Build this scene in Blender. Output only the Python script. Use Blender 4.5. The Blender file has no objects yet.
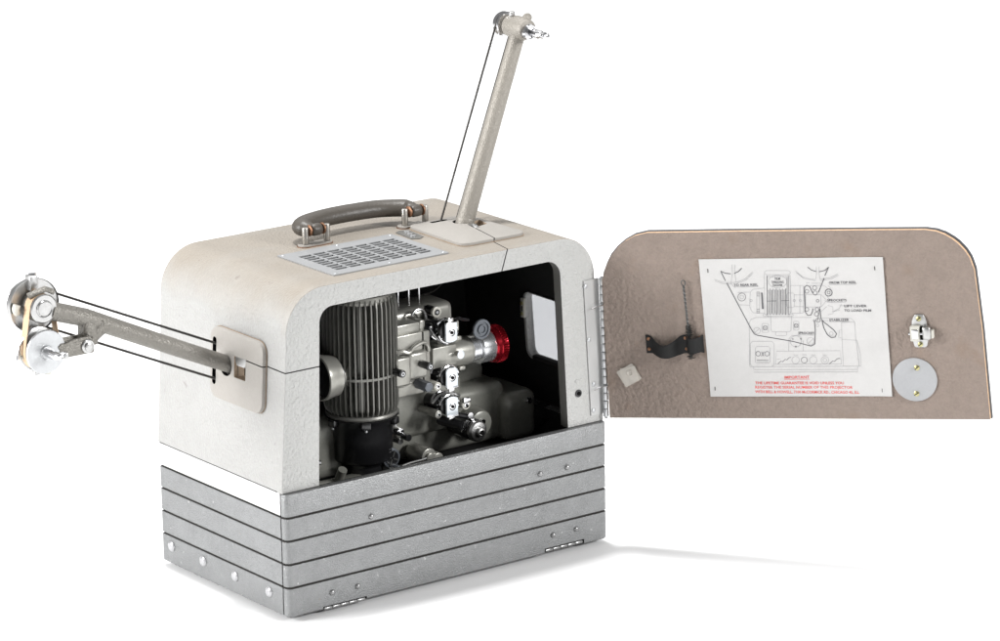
import bpy, bmesh, math, random
from mathutils import Vector, Matrix
random.seed(4)
PI = math.pi
scene = bpy.context.scene

# ---------------------------------------------------------------- camera
cam_data = bpy.data.cameras.new("camera")
cam = bpy.data.objects.new("camera", cam_data)
scene.collection.objects.link(cam)
R_ = Vector((0.8033, -0.5953, -0.0163)); U_ = Vector((0.1688, 0.2013, 0.9649)); F_ = Vector((0.5711, 0.7779, -0.2622))
rot = Matrix((R_, U_, -F_)).transposed()
cam.matrix_world = Matrix.Translation((-2.1563, -3.3155, 1.3893)) @ rot.to_4x4()
cam_data.sensor_width = 36.0
cam_data.lens = 4.0239 * 36.0
cam_data.clip_start = 0.05
cam_data.clip_end = 100.0
scene.camera = cam

# ---------------------------------------------------------------- studio light
world = bpy.data.worlds.new("World")
scene.world = world
world.use_nodes = True
world.node_tree.nodes["Background"].inputs[0].default_value = (1.0, 1.0, 1.0, 1)
world.node_tree.nodes["Background"].inputs[1].default_value = 0.27

def area(name, loc, target, size, size_y, power, col=(1, 1, 1)):
    d = bpy.data.lights.new(name, 'AREA'); d.shape = 'RECTANGLE'
    d.size = size; d.size_y = size_y; d.energy = power; d.color = col
    o = bpy.data.objects.new(name, d); scene.collection.objects.link(o)
    o.location = loc
    o.rotation_euler = (Vector(target) - Vector(loc)).to_track_quat('-Z', 'Y').to_euler()
    return o
area("floor_fill", (3.0, 7.0, 5.0), (3.0, 7.0, 0.0), 12.0, 12.0, 350)  # unseen overhead fill added to wash the floor to white
area("top_softbox", (0.35, 0.85, 6.0), (0.2, 0.1, 0.0), 0.6, 0.6, 330)
area("softbox_left", (-2.6, 0.9, 1.3), (0.0, 0.12, 0.2), 1.1, 1.1, 130)
area("softbox_right_front", (1.9, -3.4, 1.9), (0.25, 0.0, 0.2), 0.9, 0.9, 150)

scene.view_settings.view_transform = 'Standard'
scene.view_settings.look = 'None'
scene.view_settings.exposure = 0.0
scene.view_settings.gamma = 1.0
scene.render.engine = 'CYCLES'

# ---------------------------------------------------------------- measured sizes (metres)
W, D, H1, H, R, T = 0.42, 0.247, 0.1331, 0.3461, 0.0474, 0.064   # case width, depth, base height, full height, corner radius, side taper
Y0 = 0.006                                                        # front plane of the upper case
GROUND = -0.005

# ---------------------------------------------------------------- materials
def mat(name, col, rough=0.5, metal=0.0, bump=0.0, bscale=600, var=0.0, vscale=30, col2=None, detail=4, coat=0.0, dist=0.001, stretch=None, spec=0.5):
    m = bpy.data.materials.new(name); m.use_nodes = True
    nt = m.node_tree; N = nt.nodes; L = nt.links
    b = N["Principled BSDF"]
    b.inputs["Base Color"].default_value = (*col, 1)
    b.inputs["Roughness"].default_value = rough
    b.inputs["Metallic"].default_value = metal
    b.inputs["Specular IOR Level"].default_value = spec
    if coat: b.inputs["Coat Weight"].default_value = coat; b.inputs["Coat Roughness"].default_value = 0.15
    tc = N.new("ShaderNodeTexCoord"); src = tc.outputs["Object"]
    if stretch:
        mp = N.new("ShaderNodeMapping"); mp.inputs["Scale"].default_value = stretch
        L.new(src, mp.inputs[0]); src = mp.outputs[0]
    if var or col2:
        n = N.new("ShaderNodeTexNoise"); n.inputs["Scale"].default_value = vscale; n.inputs["Detail"].default_value = 6
        n.inputs["Roughness"].default_value = 1.0
        L.new(src, n.inputs["Vector"])
        r = N.new("ShaderNodeValToRGB"); L.new(n.outputs[0], r.inputs[0])
        c2 = col2 if col2 else tuple(c * (1 - var) for c in col)
        r.color_ramp.elements[0].position = 0.36; r.color_ramp.elements[0].color = (*c2, 1)
        r.color_ramp.elements[1].position = 0.6; r.color_ramp.elements[1].color = (*col, 1)
        L.new(r.outputs[0], b.inputs["Base Color"])
        rr = N.new("ShaderNodeMapRange"); rr.inputs[3].default_value = min(1, rough + .12); rr.inputs[4].default_value = rough
        L.new(n.outputs[0], rr.inputs[0]); L.new(rr.outputs[0], b.inputs["Roughness"])
    if bump:
        n = N.new("ShaderNodeTexNoise"); n.inputs["Scale"].default_value = bscale; n.inputs["Detail"].default_value = detail
        L.new(src, n.inputs["Vector"])
        bp = N.new("ShaderNodeBump"); bp.inputs["Strength"].default_value = bump; bp.inputs["Distance"].default_value = dist
        L.new(n.outputs[0], bp.inputs["Height"]); L.new(bp.outputs[0], b.inputs["Normal"])
    return m

def spots(m, col, scale=60, lo=0.68, hi=0.74):
    """small worn marks of another colour over a finished material"""
    nt = m.node_tree; N = nt.nodes; L = nt.links; b = N["Principled BSDF"]
    prev = b.inputs["Base Color"].links[0].from_socket if b.inputs["Base Color"].links else None
    tc = N.new("ShaderNodeTexCoord")
    n = N.new("ShaderNodeTexNoise"); n.inputs["Scale"].default_value = scale; n.inputs["Detail"].default_value = 3
    L.new(tc.outputs["Object"], n.inputs["Vector"])
    r = N.new("ShaderNodeMapRange"); r.inputs[1].default_value = lo; r.inputs[2].default_value = hi
    L.new(n.outputs[0], r.inputs[0])
    mx = N.new("ShaderNodeMix"); mx.data_type = 'RGBA'
    L.new(r.outputs[0], mx.inputs[0])
    if prev: L.new(prev, mx.inputs[6])
    else: mx.inputs[6].default_value = b.inputs["Base Color"].default_value
    mx.inputs[7].default_value = (*col, 1)
    L.new(mx.outputs[2], b.inputs["Base Color"])

M = {}
M['ground'] = mat('white_sweep', (0.86, 0.86, 0.86), 0.7)
M['shell'] = mat('aged_shell_paint', (0.345, 0.342, 0.332), 0.42, bump=0.9, bscale=340, detail=1.5, var=0.07, vscale=9, dist=0.0014)
spots(M['shell'], (0.27, 0.26, 0.25), 70, 0.71, 0.76)
def top_tint(m, col, z0, z1):
    """warmer, darker tint towards the top of the case, patchy, fading down over its rounded corners"""
    nt = m.node_tree; N = nt.nodes; L = nt.links; b = N["Principled BSDF"]
    prev = b.inputs["Base Color"].links[0].from_socket
    tc = N.new("ShaderNodeTexCoord"); sp = N.new("ShaderNodeSeparateXYZ"); L.new(tc.outputs["Object"], sp.inputs[0])
    n = N.new("ShaderNodeTexNoise"); n.inputs["Scale"].default_value = 16; n.inputs["Detail"].default_value = 5; L.new(tc.outputs["Object"], n.inputs["Vector"])
    ad = N.new("ShaderNodeMath"); ad.operation = 'MULTIPLY_ADD'; ad.inputs[1].default_value = 0.05; L.new(n.outputs[0], ad.inputs[0]); L.new(sp.outputs[2], ad.inputs[2])
    r = N.new("ShaderNodeMapRange"); r.inputs[1].default_value = z0 + .025; r.inputs[2].default_value = z1 + .025; L.new(ad.outputs[0], r.inputs[0])
    mx = N.new("ShaderNodeMix"); mx.data_type = 'RGBA'; mx.blend_type = 'MULTIPLY'; mx.inputs[7].default_value = (*col, 1)
    L.new(r.outputs[0], mx.inputs[0]); L.new(prev, mx.inputs[6]); L.new(mx.outputs[2], b.inputs["Base Color"])
top_tint(M['shell'], (0.84, 0.755, 0.66), 0.165, 0.212)
M['frame'] = mat('crinkled_pale_paint', (0.40, 0.40, 0.39), 0.5, bump=1.0, bscale=320, detail=1.5, var=0.04, vscale=25, dist=0.0021)
M['plate'] = mat('arm_plate_paint', (0.31, 0.292, 0.268), 0.5, bump=0.7, bscale=600, var=0.05, vscale=40, dist=0.0007)
M['plate_edge'] = mat('worn_brown_edge', (0.36, 0.27, 0.19), 0.6, var=0.4, vscale=120)
M['bronze'] = mat('brown_metal_cup', (0.24, 0.20, 0.16), 0.3, 0.8, var=0.3, vscale=80)
M['inside'] = mat('black_interior', (0.013, 0.013, 0.013), 0.7, bump=0.2, bscale=200, spec=0.2)
M['jamb'] = mat('dark_jamb_paint', (0.12, 0.118, 0.11), 0.55, bump=0.2, bscale=300)
M['base'] = mat('grey_hammered_paint', (0.25, 0.254, 0.256), 0.36, metal=0.5, bump=1.0, bscale=620, detail=2, var=0.16, vscale=22, dist=0.0008)
spots(M['base'], (0.40, 0.40, 0.40), 180, 0.70, 0.74)
spots(M['base'], (0.30, 0.19, 0.10), 260, 0.765, 0.78)
M['band'] = mat('highlight_band', (0.66, 0.66, 0.66), 0.35, bump=0.8, bscale=500, var=0.12, vscale=300, dist=0.0012)  # clipped highlight on the top board, put into its colour
M['groove'] = mat('groove_dark', (0.02, 0.018, 0.016), 0.8)  # near-black tone for grooves and joints
M['seam'] = mat('seam_dark', (0.03, 0.028, 0.026), 0.7)
M['alu'] = mat('satin_aluminium', (0.52, 0.53, 0.54), 0.36, 0.85, var=0.12, vscale=90)
M['alu_grey'] = mat('grey_rivet', (0.30, 0.30, 0.30), 0.3, 0.7)
M['leaf'] = mat('pale_hinge_leaf', (0.42, 0.42, 0.415), 0.35, 0.4)
M['grille'] = mat('painted_grille', (0.30, 0.305, 0.31), 0.42, 0.2, bump=0.1, bscale=500, var=0.06, vscale=60)
M['chrome'] = mat('chrome', (0.66, 0.66, 0.67), 0.13, 1.0)
M['chrome_soft'] = mat('brushed_chrome', (0.50, 0.50, 0.495), 0.28, 1.0, var=0.15, vscale=150)
M['barrel'] = mat('polished_barrel', (0.74, 0.75, 0.77), 0.24, 0.9)
M['pale_steel'] = mat('pale_blue_steel', (0.74, 0.79, 0.83), 0.3, 0.6)
M['mech'] = mat('taupe_cast_metal', (0.34, 0.335, 0.305), 0.26, 0.5, bump=0.12, bscale=260, var=0.15, vscale=70)
M['cast'] = mat('dark_cast_housing', (0.23, 0.23, 0.205), 0.27, 0.2, bump=0.1, bscale=150, var=0.2, vscale=30)
M['fin'] = mat('fin_grey', (0.20, 0.198, 0.182), 0.34, 0.5, bump=0.15, bscale=300, var=0.15, vscale=60)
M['black'] = mat('black_enamel', (0.010, 0.010, 0.011), 0.3, coat=0.3)
M['rubber'] = mat('black_rubber', (0.012, 0.012, 0.012), 0.6, bump=0.3, bscale=400, spec=0.2)
M['red'] = mat('red_anodised', (0.34, 0.010, 0.020), 0.2, 0.8)
M['eyelet'] = mat('grey_disc', (0.11, 0.12, 0.135), 0.4, 0.4)
M['arm'] = mat('grey_arm_casting', (0.215, 0.204, 0.183), 0.36, 0.45, bump=0.8, bscale=520, detail=1, var=0.15, vscale=160, dist=0.0015)
M['arm_pale'] = mat('pale_arm_casting', (0.27, 0.25, 0.22), 0.42, 0.25, bump=0.9, bscale=700, detail=1, var=0.06, vscale=160, dist=0.0007)
M['belt'] = mat('tan_belt', (0.52, 0.37, 0.24), 0.6, bump=0.2, bscale=400, var=0.12, vscale=80)
M['spring'] = mat('dark_spring', (0.05, 0.047, 0.043), 0.4, 0.7)
M['leather'] = mat('grey_leather', (0.068, 0.059, 0.049), 0.38, bump=0.5, bscale=350, var=0.15, vscale=50, dist=0.0008)
M['copper'] = mat('copper_fitting', (0.25, 0.13, 0.075), 0.4, 0.7, var=0.3, vscale=200)
M['steel'] = mat('handle_steel', (0.42, 0.40, 0.37), 0.35, 0.9)
M['board'] = mat('brown_fibreboard', (0.245, 0.196, 0.166), 0.75, bump=0.9, bscale=210, detail=5, var=0.16, vscale=45, dist=0.0030, stretch=(1, 1, 1))
spots(M['board'], (0.22, 0.165, 0.13), 26, 0.60, 0.74)
M['board_edge'] = mat('raw_board_edge', (0.60, 0.40, 0.25), 0.7, var=0.4, vscale=160)
M['door_skin'] = mat('dark_door_skin', (0.07, 0.072, 0.078), 0.5, 0.3)
M['paper'] = mat('aged_paper', (0.50, 0.493, 0.485), 0.65, bump=0.05, bscale=60, var=0.05, vscale=12)
M['ink'] = mat('black_ink', (0.10, 0.10, 0.105), 0.7)
M['ink_pale'] = mat('faint_ink', (0.24, 0.24, 0.25), 0.7)
M['ink_red'] = mat('red_ink', (0.62, 0.10, 0.09), 0.7)
M['bristle'] = mat('brush_bristles', (0.02, 0.02, 0.018), 0.8)
M['wire'] = mat('twisted_wire', (0.09, 0.09, 0.088), 0.45, 0.6)
M['brass'] = mat('brass_screw', (0.45, 0.42, 0.22), 0.35, 0.9)
M['disc'] = mat('grey_disc_cover', (0.35, 0.355, 0.365), 0.5, 0.1, bump=0.05, bscale=300, var=0.07, vscale=60)
M['plastic'] = mat('cloudy_plastic', (0.66, 0.62, 0.56), 0.25)
M['plastic'].node_tree.nodes["Principled BSDF"].inputs["Alpha"].default_value = 0.5
M['cream'] = mat('cream_enamel', (0.50, 0.49, 0.44), 0.3)
M['stud'] = mat('pale_domed_stud', (0.44, 0.44, 0.45), 0.3, 0.5)
M['pane'] = mat('grey_glass_pane', (0.5, 0.5, 0.52), 0.1)
_nt = M['pane'].node_tree; _t = _nt.nodes.new('ShaderNodeBsdfTransparent'); _t.inputs[0].default_value = (0.645, 0.65, 0.66, 1)
_m = _nt.nodes.new('ShaderNodeMixShader'); _m.inputs[0].default_value = 0.94
_nt.links.new(_nt.nodes['Principled BSDF'].outputs[0], _m.inputs[1]); _nt.links.new(_t.outputs[0], _m.inputs[2]); _nt.links.new(_m.outputs[0], _nt.nodes['Material Output'].inputs[0])
M['hole'] = mat('hole_dark', (0.004, 0.004, 0.004), 0.9, spec=0.1)

# ---------------------------------------------------------------- mesh builder
WORLD = {}
def frame(o, x, y, z):
    m = Matrix((x, y, z)).transposed().to_4x4(); m.translation = Vector(o); return m
def axis_frame(p0, p1):
    z = (Vector(p1) - Vector(p0)).normalized()
    a = Vector((0, 0, 1)) if abs(z.z) < 0.9 else Vector((1, 0, 0))
    x = a.cross(z).normalized(); y = z.cross(x)
    return frame(p0, x, y, z)

class MB:
    def __init__(self): self.bm = bmesh.new(); self.mats = []
    def mi(self, m):
        m = M[m]
        if m not in self.mats: self.mats.append(m)
        return self.mats.index(m)
    def add(self, verts, faces, m, mx=None):
        i = self.mi(m); vs = []
        for v in verts:
            v = Vector(v)
            vs.append(self.bm.verts.new(mx @ v if mx else v))
        fs = []
        for f in faces:
            try:
                F = self.bm.faces.new([vs[k] for k in f]); F.material_index = i; fs.append(F)
            except ValueError: pass
        return fs
    def box(self, x0, x1, y0, y1, z0, z1, m, mx=None, bev=0.0, seg=2):
        t = bmesh.new(); bmesh.ops.create_cube(t, size=1)
        for v in t.verts: v.co = Vector(((x0 + x1) / 2 + v.co.x * (x1 - x0), (y0 + y1) / 2 + v.co.y * (y1 - y0), (z0 + z1) / 2 + v.co.z * (z1 - z0)))
        if bev: bmesh.ops.bevel(t, geom=t.edges[:], offset=bev, segments=seg, profile=0.5, affect='EDGES')
        self.merge(t, m, mx)
    def merge(self, t, m, mx=None):
        t.verts.index_update()
        self.add([v.co.copy() for v in t.verts], [[v.index for v in f.verts] for f in t.faces], m, mx); t.free()
    def lathe(self, prof, mx, m, seg=32, cap=True):
        """prof: (radius, height) pairs along local z"""
        V = []; Fc = []
        for r, z in prof:
            for k in range(seg):
                a = 2 * PI * k / seg; V.append((r * math.cos(a), r * math.sin(a), z))
        n = len(prof)
        for i in range(n - 1):
            for k in range(seg):
                k2 = (k + 1) % seg; Fc.append((i * seg + k, i * seg + k2, (i + 1) * seg + k2, (i + 1) * seg + k))
        if cap:
            Fc.append(tuple(range(seg))[::-1]); Fc.append(tuple((n - 1) * seg + k for k in range(seg)))
        self.add(V, Fc, m, mx)
    def cyl(self, p0, p1, r, m, seg=24, r1=None, bev=0.0):
        L = (Vector(p1) - Vector(p0)).length; r1 = r if r1 is None else r1
        if bev: prof = [(r - bev, 0), (r - bev * .3, bev * .3), (r, bev), (r1, L - bev), (r1 - bev * .3, L - bev * .3), (r1 - bev, L)]
        else: prof = [(r, 0), (r1, L)]
        self.lathe(prof, axis_frame(p0, p1), m, seg)
    def tube(self, pts, r, m, seg=8, closed=False, rfn=None, flat=None):
        pts = [Vector(p) for p in pts]; n = len(pts); V = []; Fc = []
        up = None
        for i, p in enumerate(pts):
            a = pts[(i - 1) % n] if (closed or i > 0) else p
            b = pts[(i + 1) % n] if (closed or i < n - 1) else p
            t = (b - a).normalized()
            if up is None:
                q = Vector((0, 0, 1)) if abs(t.z) < 0.9 else Vector((1, 0, 0)); up = (q - t * q.dot(t)).normalized()
            up = (up - t * up.dot(t)).normalized(); s = t.cross(up)
            rr = rfn(i / (n - 1)) if rfn else r
            for k in range(seg):
                an = 2 * PI * k / seg
                fx = flat if flat else 1.0
                V.append(p + s * math.cos(an) * rr + up * math.sin(an) * rr * fx)
        m_ = n if closed else n - 1
        for i in range(m_):
            j = (i + 1) % n
            for k in range(seg):
                k2 = (k + 1) % seg; Fc.append((i * seg + k, i * seg + k2, j * seg + k2, j * seg + k))
        if not closed: Fc.append(tuple(range(seg))[::-1]); Fc.append(tuple((n - 1) * seg + k for k in range(seg)))
        self.add(V, Fc, m)
    def prism(self, poly, mx, h0, h1, m, side=None, bev=0.0):
        """poly in local xy, from local z=h0 to h1"""
        if bev:
            c = Vector((sum(p[0] for p in poly) / len(poly), sum(p[1] for p in poly) / len(poly)))
            def ins(d):
                o = []; n = len(poly)
                for i in range(n):
                    a = Vector(poly[i - 1][:2]); b = Vector(poly[i][:2]); e = Vector(poly[(i + 1) % n][:2])
                    d1 = (b - a).normalized(); d2 = (e - b).normalized()
                    nn = Vector((-(d1.y + d2.y), d1.x + d2.x)).normalized()
                    o.append(b + nn * d)
                return o
            area2 = sum(poly[i - 1][0] * poly[i][1] - poly[i][0] * poly[i - 1][1] for i in range(len(poly)))
            s = 1 if area2 > 0 else -1
            rings = [(poly, h0), (poly, h1 - bev), (ins(bev * .3 * s), h1 - bev * .3), (ins(bev * s), h1)]
        else: rings = [(poly, h0), (poly, h1)]
        n = len(poly); V = []; Fs = []
        for ring, z in rings:
            for q in ring: V.append((q[0], q[1], z))
        for i in range(len(rings) - 1):
            for k in range(n):
                k2 = (k + 1) % n; Fs.append((i * n + k, i * n + k2, (i + 1) * n + k2, (i + 1) * n + k))
        self.add(V, [tuple(range(n))[::-1], tuple((len(rings) - 1) * n + k for k in range(n))], m, mx)
        self.add(V, Fs, side or m, mx)
    def build(self, name, parent=None, smooth=32, label=None):
        bm = self.bm
        bmesh.ops.remove_doubles(bm, verts=bm.verts, dist=1e-7)
        bmesh.ops.recalc_face_normals(bm, faces=bm.faces)
        for e in bm.edges:
            e.smooth = not (len(e.link_faces) == 2 and e.calc_face_angle(0) > math.radians(smooth))
        for f in bm.faces: f.smooth = True
        me = bpy.data.meshes.new(name)
        lo = Vector((min(v.co[i] for v in bm.verts) for i in range(3))); hi = Vector((max(v.co[i] for v in bm.verts) for i in range(3)))
        c = (lo + hi) / 2; c.z = lo.z
        for v in bm.verts: v.co -= c
        bm.to_mesh(me); bm.free()
        for m in self.mats: me.materials.append(m)
        o = bpy.data.objects.new(name, me); scene.collection.objects.link(o)
        WORLD[o.name] = c
        if parent: o.parent = parent; o.location = c - WORLD[parent.name]
        else: o.location = c
        if label: o['label'] = label
        return o

def thing(name, loc, label, cat, group=None):
    o = bpy.data.objects.new(name, None); scene.collection.objects.link(o)
    o.location = loc; o.empty_display_size = 0.05; WORLD[o.name] = Vector(loc)
    o['label'] = label; o['category'] = cat
    if group: o['group'] = group
    return o

def rrect(x0, x1, y0, y1, r, n=6):
    o = []
    for cx, cy, a0 in ((x1 - r, y0 + r, -90), (x1 - r, y1 - r, 0), (x0 + r, y1 - r, 90), (x0 + r, y0 + r, 180)):
        for k in range(n + 1):
            a = math.radians(a0 + 90 * k / n); o.append((cx + r * math.cos(a), cy + r * math.sin(a)))
    return o
def spline(P, n=8):
    P = [Vector(p) for p in P]; o = []
    for i in range(len(P) - 1):
        a = P[max(i - 1, 0)]; b = P[i]; c = P[i + 1]; d = P[min(i + 2, len(P) - 1)]
        for k in range(n):
            t = k / n
            o.append(0.5 * ((2 * b) + (c - a) * t + (2 * a - 5 * b + 4 * c - d) * t * t + (3 * b - a - 3 * c + d) * t ** 3))
    o.append(P[-1]); return o

def cut(o, cutters):
    """take the cutter meshes (MB, world coordinates) out of object o"""
    for mb in cutters:
        bm = mb.bm; bmesh.ops.recalc_face_normals(bm, faces=bm.faces)
        me = bpy.data.meshes.new('cutter'); off = WORLD[o.name]
        for v in bm.verts: v.co -= off
        bm.to_mesh(me)
        for m in mb.mats: me.materials.append(m)
        c = bpy.data.objects.new('cutter', me); scene.collection.objects.link(c)
        c.matrix_world = o.matrix_world.copy() if False else Matrix.Identity(4)
        keep_parent = o.parent; keep_loc = o.location.copy()
        o.parent = None; o.location = (0, 0, 0)
        md = o.modifiers.new('cut', 'BOOLEAN'); md.operation = 'DIFFERENCE'; md.solver = 'EXACT'; md.object = c
        if hasattr(md, 'material_mode'): md.material_mode = 'TRANSFER'
        bpy.context.view_layer.update()
        dg = bpy.context.evaluated_depsgraph_get()
        new = bpy.data.meshes.new_from_object(o.evaluated_get(dg))
        o.modifiers.clear(); old = o.data; nm = old.name; o.data = new; bpy.data.meshes.remove(old); new.name = nm
        o.parent = keep_parent; o.location = keep_loc
        bpy.data.objects.remove(c); bpy.data.meshes.remove(me)
    t = bmesh.new(); t.from_mesh(o.data)
    for e in t.edges: e.smooth = not (len(e.link_faces) == 2 and e.calc_face_angle(0) > math.radians(32))
    for f in t.faces: f.smooth = True
    t.to_mesh(o.data); t.free()

# ================================================================ setting
g = MB()
g.add([(-8, -6, GROUND), (14, -6, GROUND), (14, 16, GROUND), (-8, 16, GROUND)], [(0, 1, 2, 3)], 'ground')
go = g.build('ground'); go['kind'] = 'structure'; go['label'] = 'seamless white studio floor under the projector case'

# ================================================================ carrying case
case = thing('projector_case', (W / 2, D / 2, GROUND), 'grey and off-white carrying case with open side panel and top handle, wrapped round the machine', 'carrying case')
# ---- base: boards with grooves, built as stacked rings
LEV = [0.0, 0.0320, 0.0575, 0.0830, 0.1080, 0.1331]
def board_levels(z0, z1, gr=0.0011, dp=0.0016, grooves=(0.0320, 0.0575, 0.0830, 0.1080)):
    lv = [(z0, 0.0014, 0), (z0 + 0.0014, 0.0, 0)]
    for zz in grooves:
        lv += [(zz - gr - 0.0004, 0.0, 0), (zz - gr, 0.0004, 1), (zz - gr * .6, dp, 1), (zz + gr * .6, dp, 1), (zz + gr, 0.0004, 0), (zz + gr + 0.0004, 0.0, 0)]
    lv += [(z1 - 0.0012, 0.0, 0), (z1 - 0.0003, 0.0004, 0), (z1, 0.0014, 0)]
    return lv
def rr_ring(x0, x1, y0, y1, rf, rb, n=5):
    o = []
    for cx, cy, a0, r in ((x1 - rf, y0 + rf, -90, rf), (x1 - rb, y1 - rb, 0, rb), (x0 + rb, y1 - rb, 90, rb), (x0 + rf, y0 + rf, 180, rf)):
        for k in range(n + 1):
            a = math.radians(a0 + 90 * k / n); o.append((cx + r * math.cos(a), cy + r * math.sin(a)))
    return o
def stack(mb, x0, x1, y0, y1, rf, rb, levels, bandtop=False, open_top=False):
    V = []; n = None
    for z, ins, g_ in levels:
        ring = rr_ring(x0 + ins, x1 - ins, y0 + ins, y1 - ins, max(rf - ins, .0004), max(rb - ins, .0004)); n = len(ring)
        V += [(a, b, z) for a, b in ring]
    gf = []; bf = []
    for i in range(len(levels) - 1):
        tgt = gf if levels[i][2] and levels[i + 1][2] or levels[i][2] else bf
        for k in range(n): tgt.append((i * n + k, i * n + (k + 1) % n, (i + 1) * n + (k + 1) % n, (i + 1) * n + k))
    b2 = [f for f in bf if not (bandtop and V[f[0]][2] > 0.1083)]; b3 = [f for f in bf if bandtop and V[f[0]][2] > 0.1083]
    caps = [tuple(range(n))[::-1]]
    if not open_top: caps.append(tuple((len(levels) - 1) * n + k for k in range(n)))
    mb.add(V, b2 + caps, 'base'); mb.add(V, gf, 'groove')
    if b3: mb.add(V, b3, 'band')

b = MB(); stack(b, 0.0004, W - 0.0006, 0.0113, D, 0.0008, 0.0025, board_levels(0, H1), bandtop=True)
base = b.build('base', case, 40, 'grey board-grooved base with the end highlight painted white on its top board')
cc = MB(); cc.box(0.02, W - 0.02, 0.004, D - 0.02, 0.098, 0.16, 'inside'); cut(base, [cc])
co = MB(); co.box(0.0020, W - 0.0020, 0.0088, 0.0120, 0.001, H1 - 0.001, 'groove'); co.build('gap_core', base)  # dark core added so the gap behind the cover shows black
f = MB(); stack(f, 0.0, W, 0.0, 0.0090, 0.0062, 0.0008, board_levels(0, H1))
front = f.build('front_cover', case, 40)
slots = []
for x0, x1, zz in ((0.0430, 0.0985, 0.0022), (0.3330, 0.3870, 0.0046)):
    s_ = MB(); s_.box(x0, x1, -0.002, 0.006, -0.004, zz + .0012, 'groove'); slots.append(s_)
cut(front, slots)
def dome(mb, p, nrm, r, h, m, seg=20):
    mb.lathe([(r, -0.0006), (r, h * .25), (r * .86, h * .62), (r * .55, h * .9), (r * .2, h)], axis_frame(p, Vector(p) + Vector(nrm)), m, seg)
for y, z in ((0.2278, 0.0205), (0.1646, 0.0200), (0.1018, 0.0196), (0.0366, 0.0196)):
    s_ = MB(); dome(s_, (0.0006, y, z), (-1, 0, 0), 0.0060, 0.0030, 'stud', 24); s_.build('stud', base)
for x, z in ((0.1062, 0.0896), (0.328, 0.0919), (0.3647, 0.0920), (0.0545, 0.0172), (0.0868, 0.0168), (0.3445, 0.0193), (0.376, 0.0196)):
    s_ = MB(); dome(s_, (x, 0.0, z), (0, -1, 0), 0.0031, 0.0028, 'alu_grey', 18); s_.build('rivet', front)
for x0, x1, z in ((0.0445, 0.097, 0.0006), (0.3345, 0.3855, 0.0030)):
    h_ = MB()
    n = 5
    for k in range(n):
        a = x0 + (x1 - x0) * k / n; c_ = x0 + (x1 - x0) * (k + 1) / n - 0.0006
        h_.cyl((a, 0.0016, z), (c_, 0.0016, z), 0.0019, 'alu_grey', 12, bev=0.0003)
    h_.build('bottom_hinge', front)
for x in (0.03, W - 0.03):
    for y in (0.035, D - 0.035):
        ft = MB(); ft.cyl((x, y, GROUND), (x, y, 0.001), 0.011, 'rubber', 20); ft.build('foot', base)

# ---- upper shell (side walls, top, back) and crinkled front frame
def outline(off=0.0, zb=H1, n=14):
    """cross-section of the upper case, left bottom round over the top to right bottom"""
    x0 = T * (H - R - H1)
    r = R - off
    pts = [(T * (zb - H1) + off, zb), (x0 + off - 0.0002, H - R - 0.012)]
    for k in range(n + 1):
        a = PI / 2 * k / n
        e = T * R * (1 - math.sin(a)) * 0
        pts.append((x0 + R - r * math.cos(a), H - R + r * math.sin(a)))
    pts2 = [(W - x, z) for x, z in pts[::-1]]
    return pts + pts2
FXZ = Matrix(((1, 0, 0, 0), (0, 0, 1, 0), (0, 1, 0, 0), (0, 0, 0, 1)))   # local (x, z, y) -> world
sh = MB(); sh.prism(outline(0.0, H1 + 0.0014), FXZ, Y0 + 0.009, D, 'shell')
shell = sh.build('shell', case, 32, 'beige top and pale end wall of the upper case')
inner = MB(); inner.prism(outline(0.0075, H1 - 0.02), FXZ, Y0 - 0.02, D - 0.007, 'inside')
sst = MB(); sst.box(0.0012, W - 0.0012, Y0 + 0.012, D - 0.001, H1 - 0.0004, H1 + 0.0016, 'groove'); sso = sst.build('seal_strip', case)
ss2 = MB(); ss2.box(0.008, W - 0.008, 0.0, D - 0.008, H1 - 0.01, H1 + 0.01, 'groove'); cut(sso, [ss2])
# projection window in the far end wall
XW = W - T * (0.23 - H1)
win = MB(); win.prism(rrect(0.040, 0.1225, 0.1850, 0.2580, 0.009), frame((XW - 0.03, 0, 0), (0, 1, 0), (0, 0, 1), (1, 0, 0)), 0, 0.06, 'shell')
# hole under the grille, arm sockets and belt slots
gh = MB(); gh.box(0.101, 0.226, 0.043, 0.123, H - 0.02, H + 0.01, 'inside')
LF = frame((T * (0.2 - H1), 0, 0.2), (0, -1, 0), Vector((T, 0, 1)).normalized(), Vector((-1, 0, T)).normalized())   # left face: u = -y, v up, w out
lslot = MB(); lslot.prism(rrect(-0.1345, -0.1275, 0.0240, 0.0750, 0.0034), LF, -0.012, 0.01, 'hole')
larm = MB(); larm.prism(rrect(-0.1200, -0.0975, 0.0375, 0.0600, 0.011), LF, -0.012, 0.01, 'hole')
lhole = MB(); lhole.prism(rrect(-0.0930, -0.0710, 0.0395, 0.0625, 0.0012, 2), LF, -0.010, 0.01, 'plate_edge')
TF = frame((0, 0, H), (1, 0, 0), (0, 1, 0), (0, 0, 1))
tslot = MB(); tslot.prism(rrect(0.2900, 0.3120, 0.1380, 0.1435, 0.0026), TF, -0.012, 0.01, 'hole')
tarm = MB(); tarm.prism(rrect(0.3090, 0.3330, 0.1120, 0.1330, 0.010), TF, -0.012, 0.01, 'hole')
thole = MB(); thole.prism([(0.3150, 0.0925), (0.3350, 0.0975), (0.3390, 0.1175), (0.3190, 0.1130)], TF, -0.011, 0.01, 'plate_edge')
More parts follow.
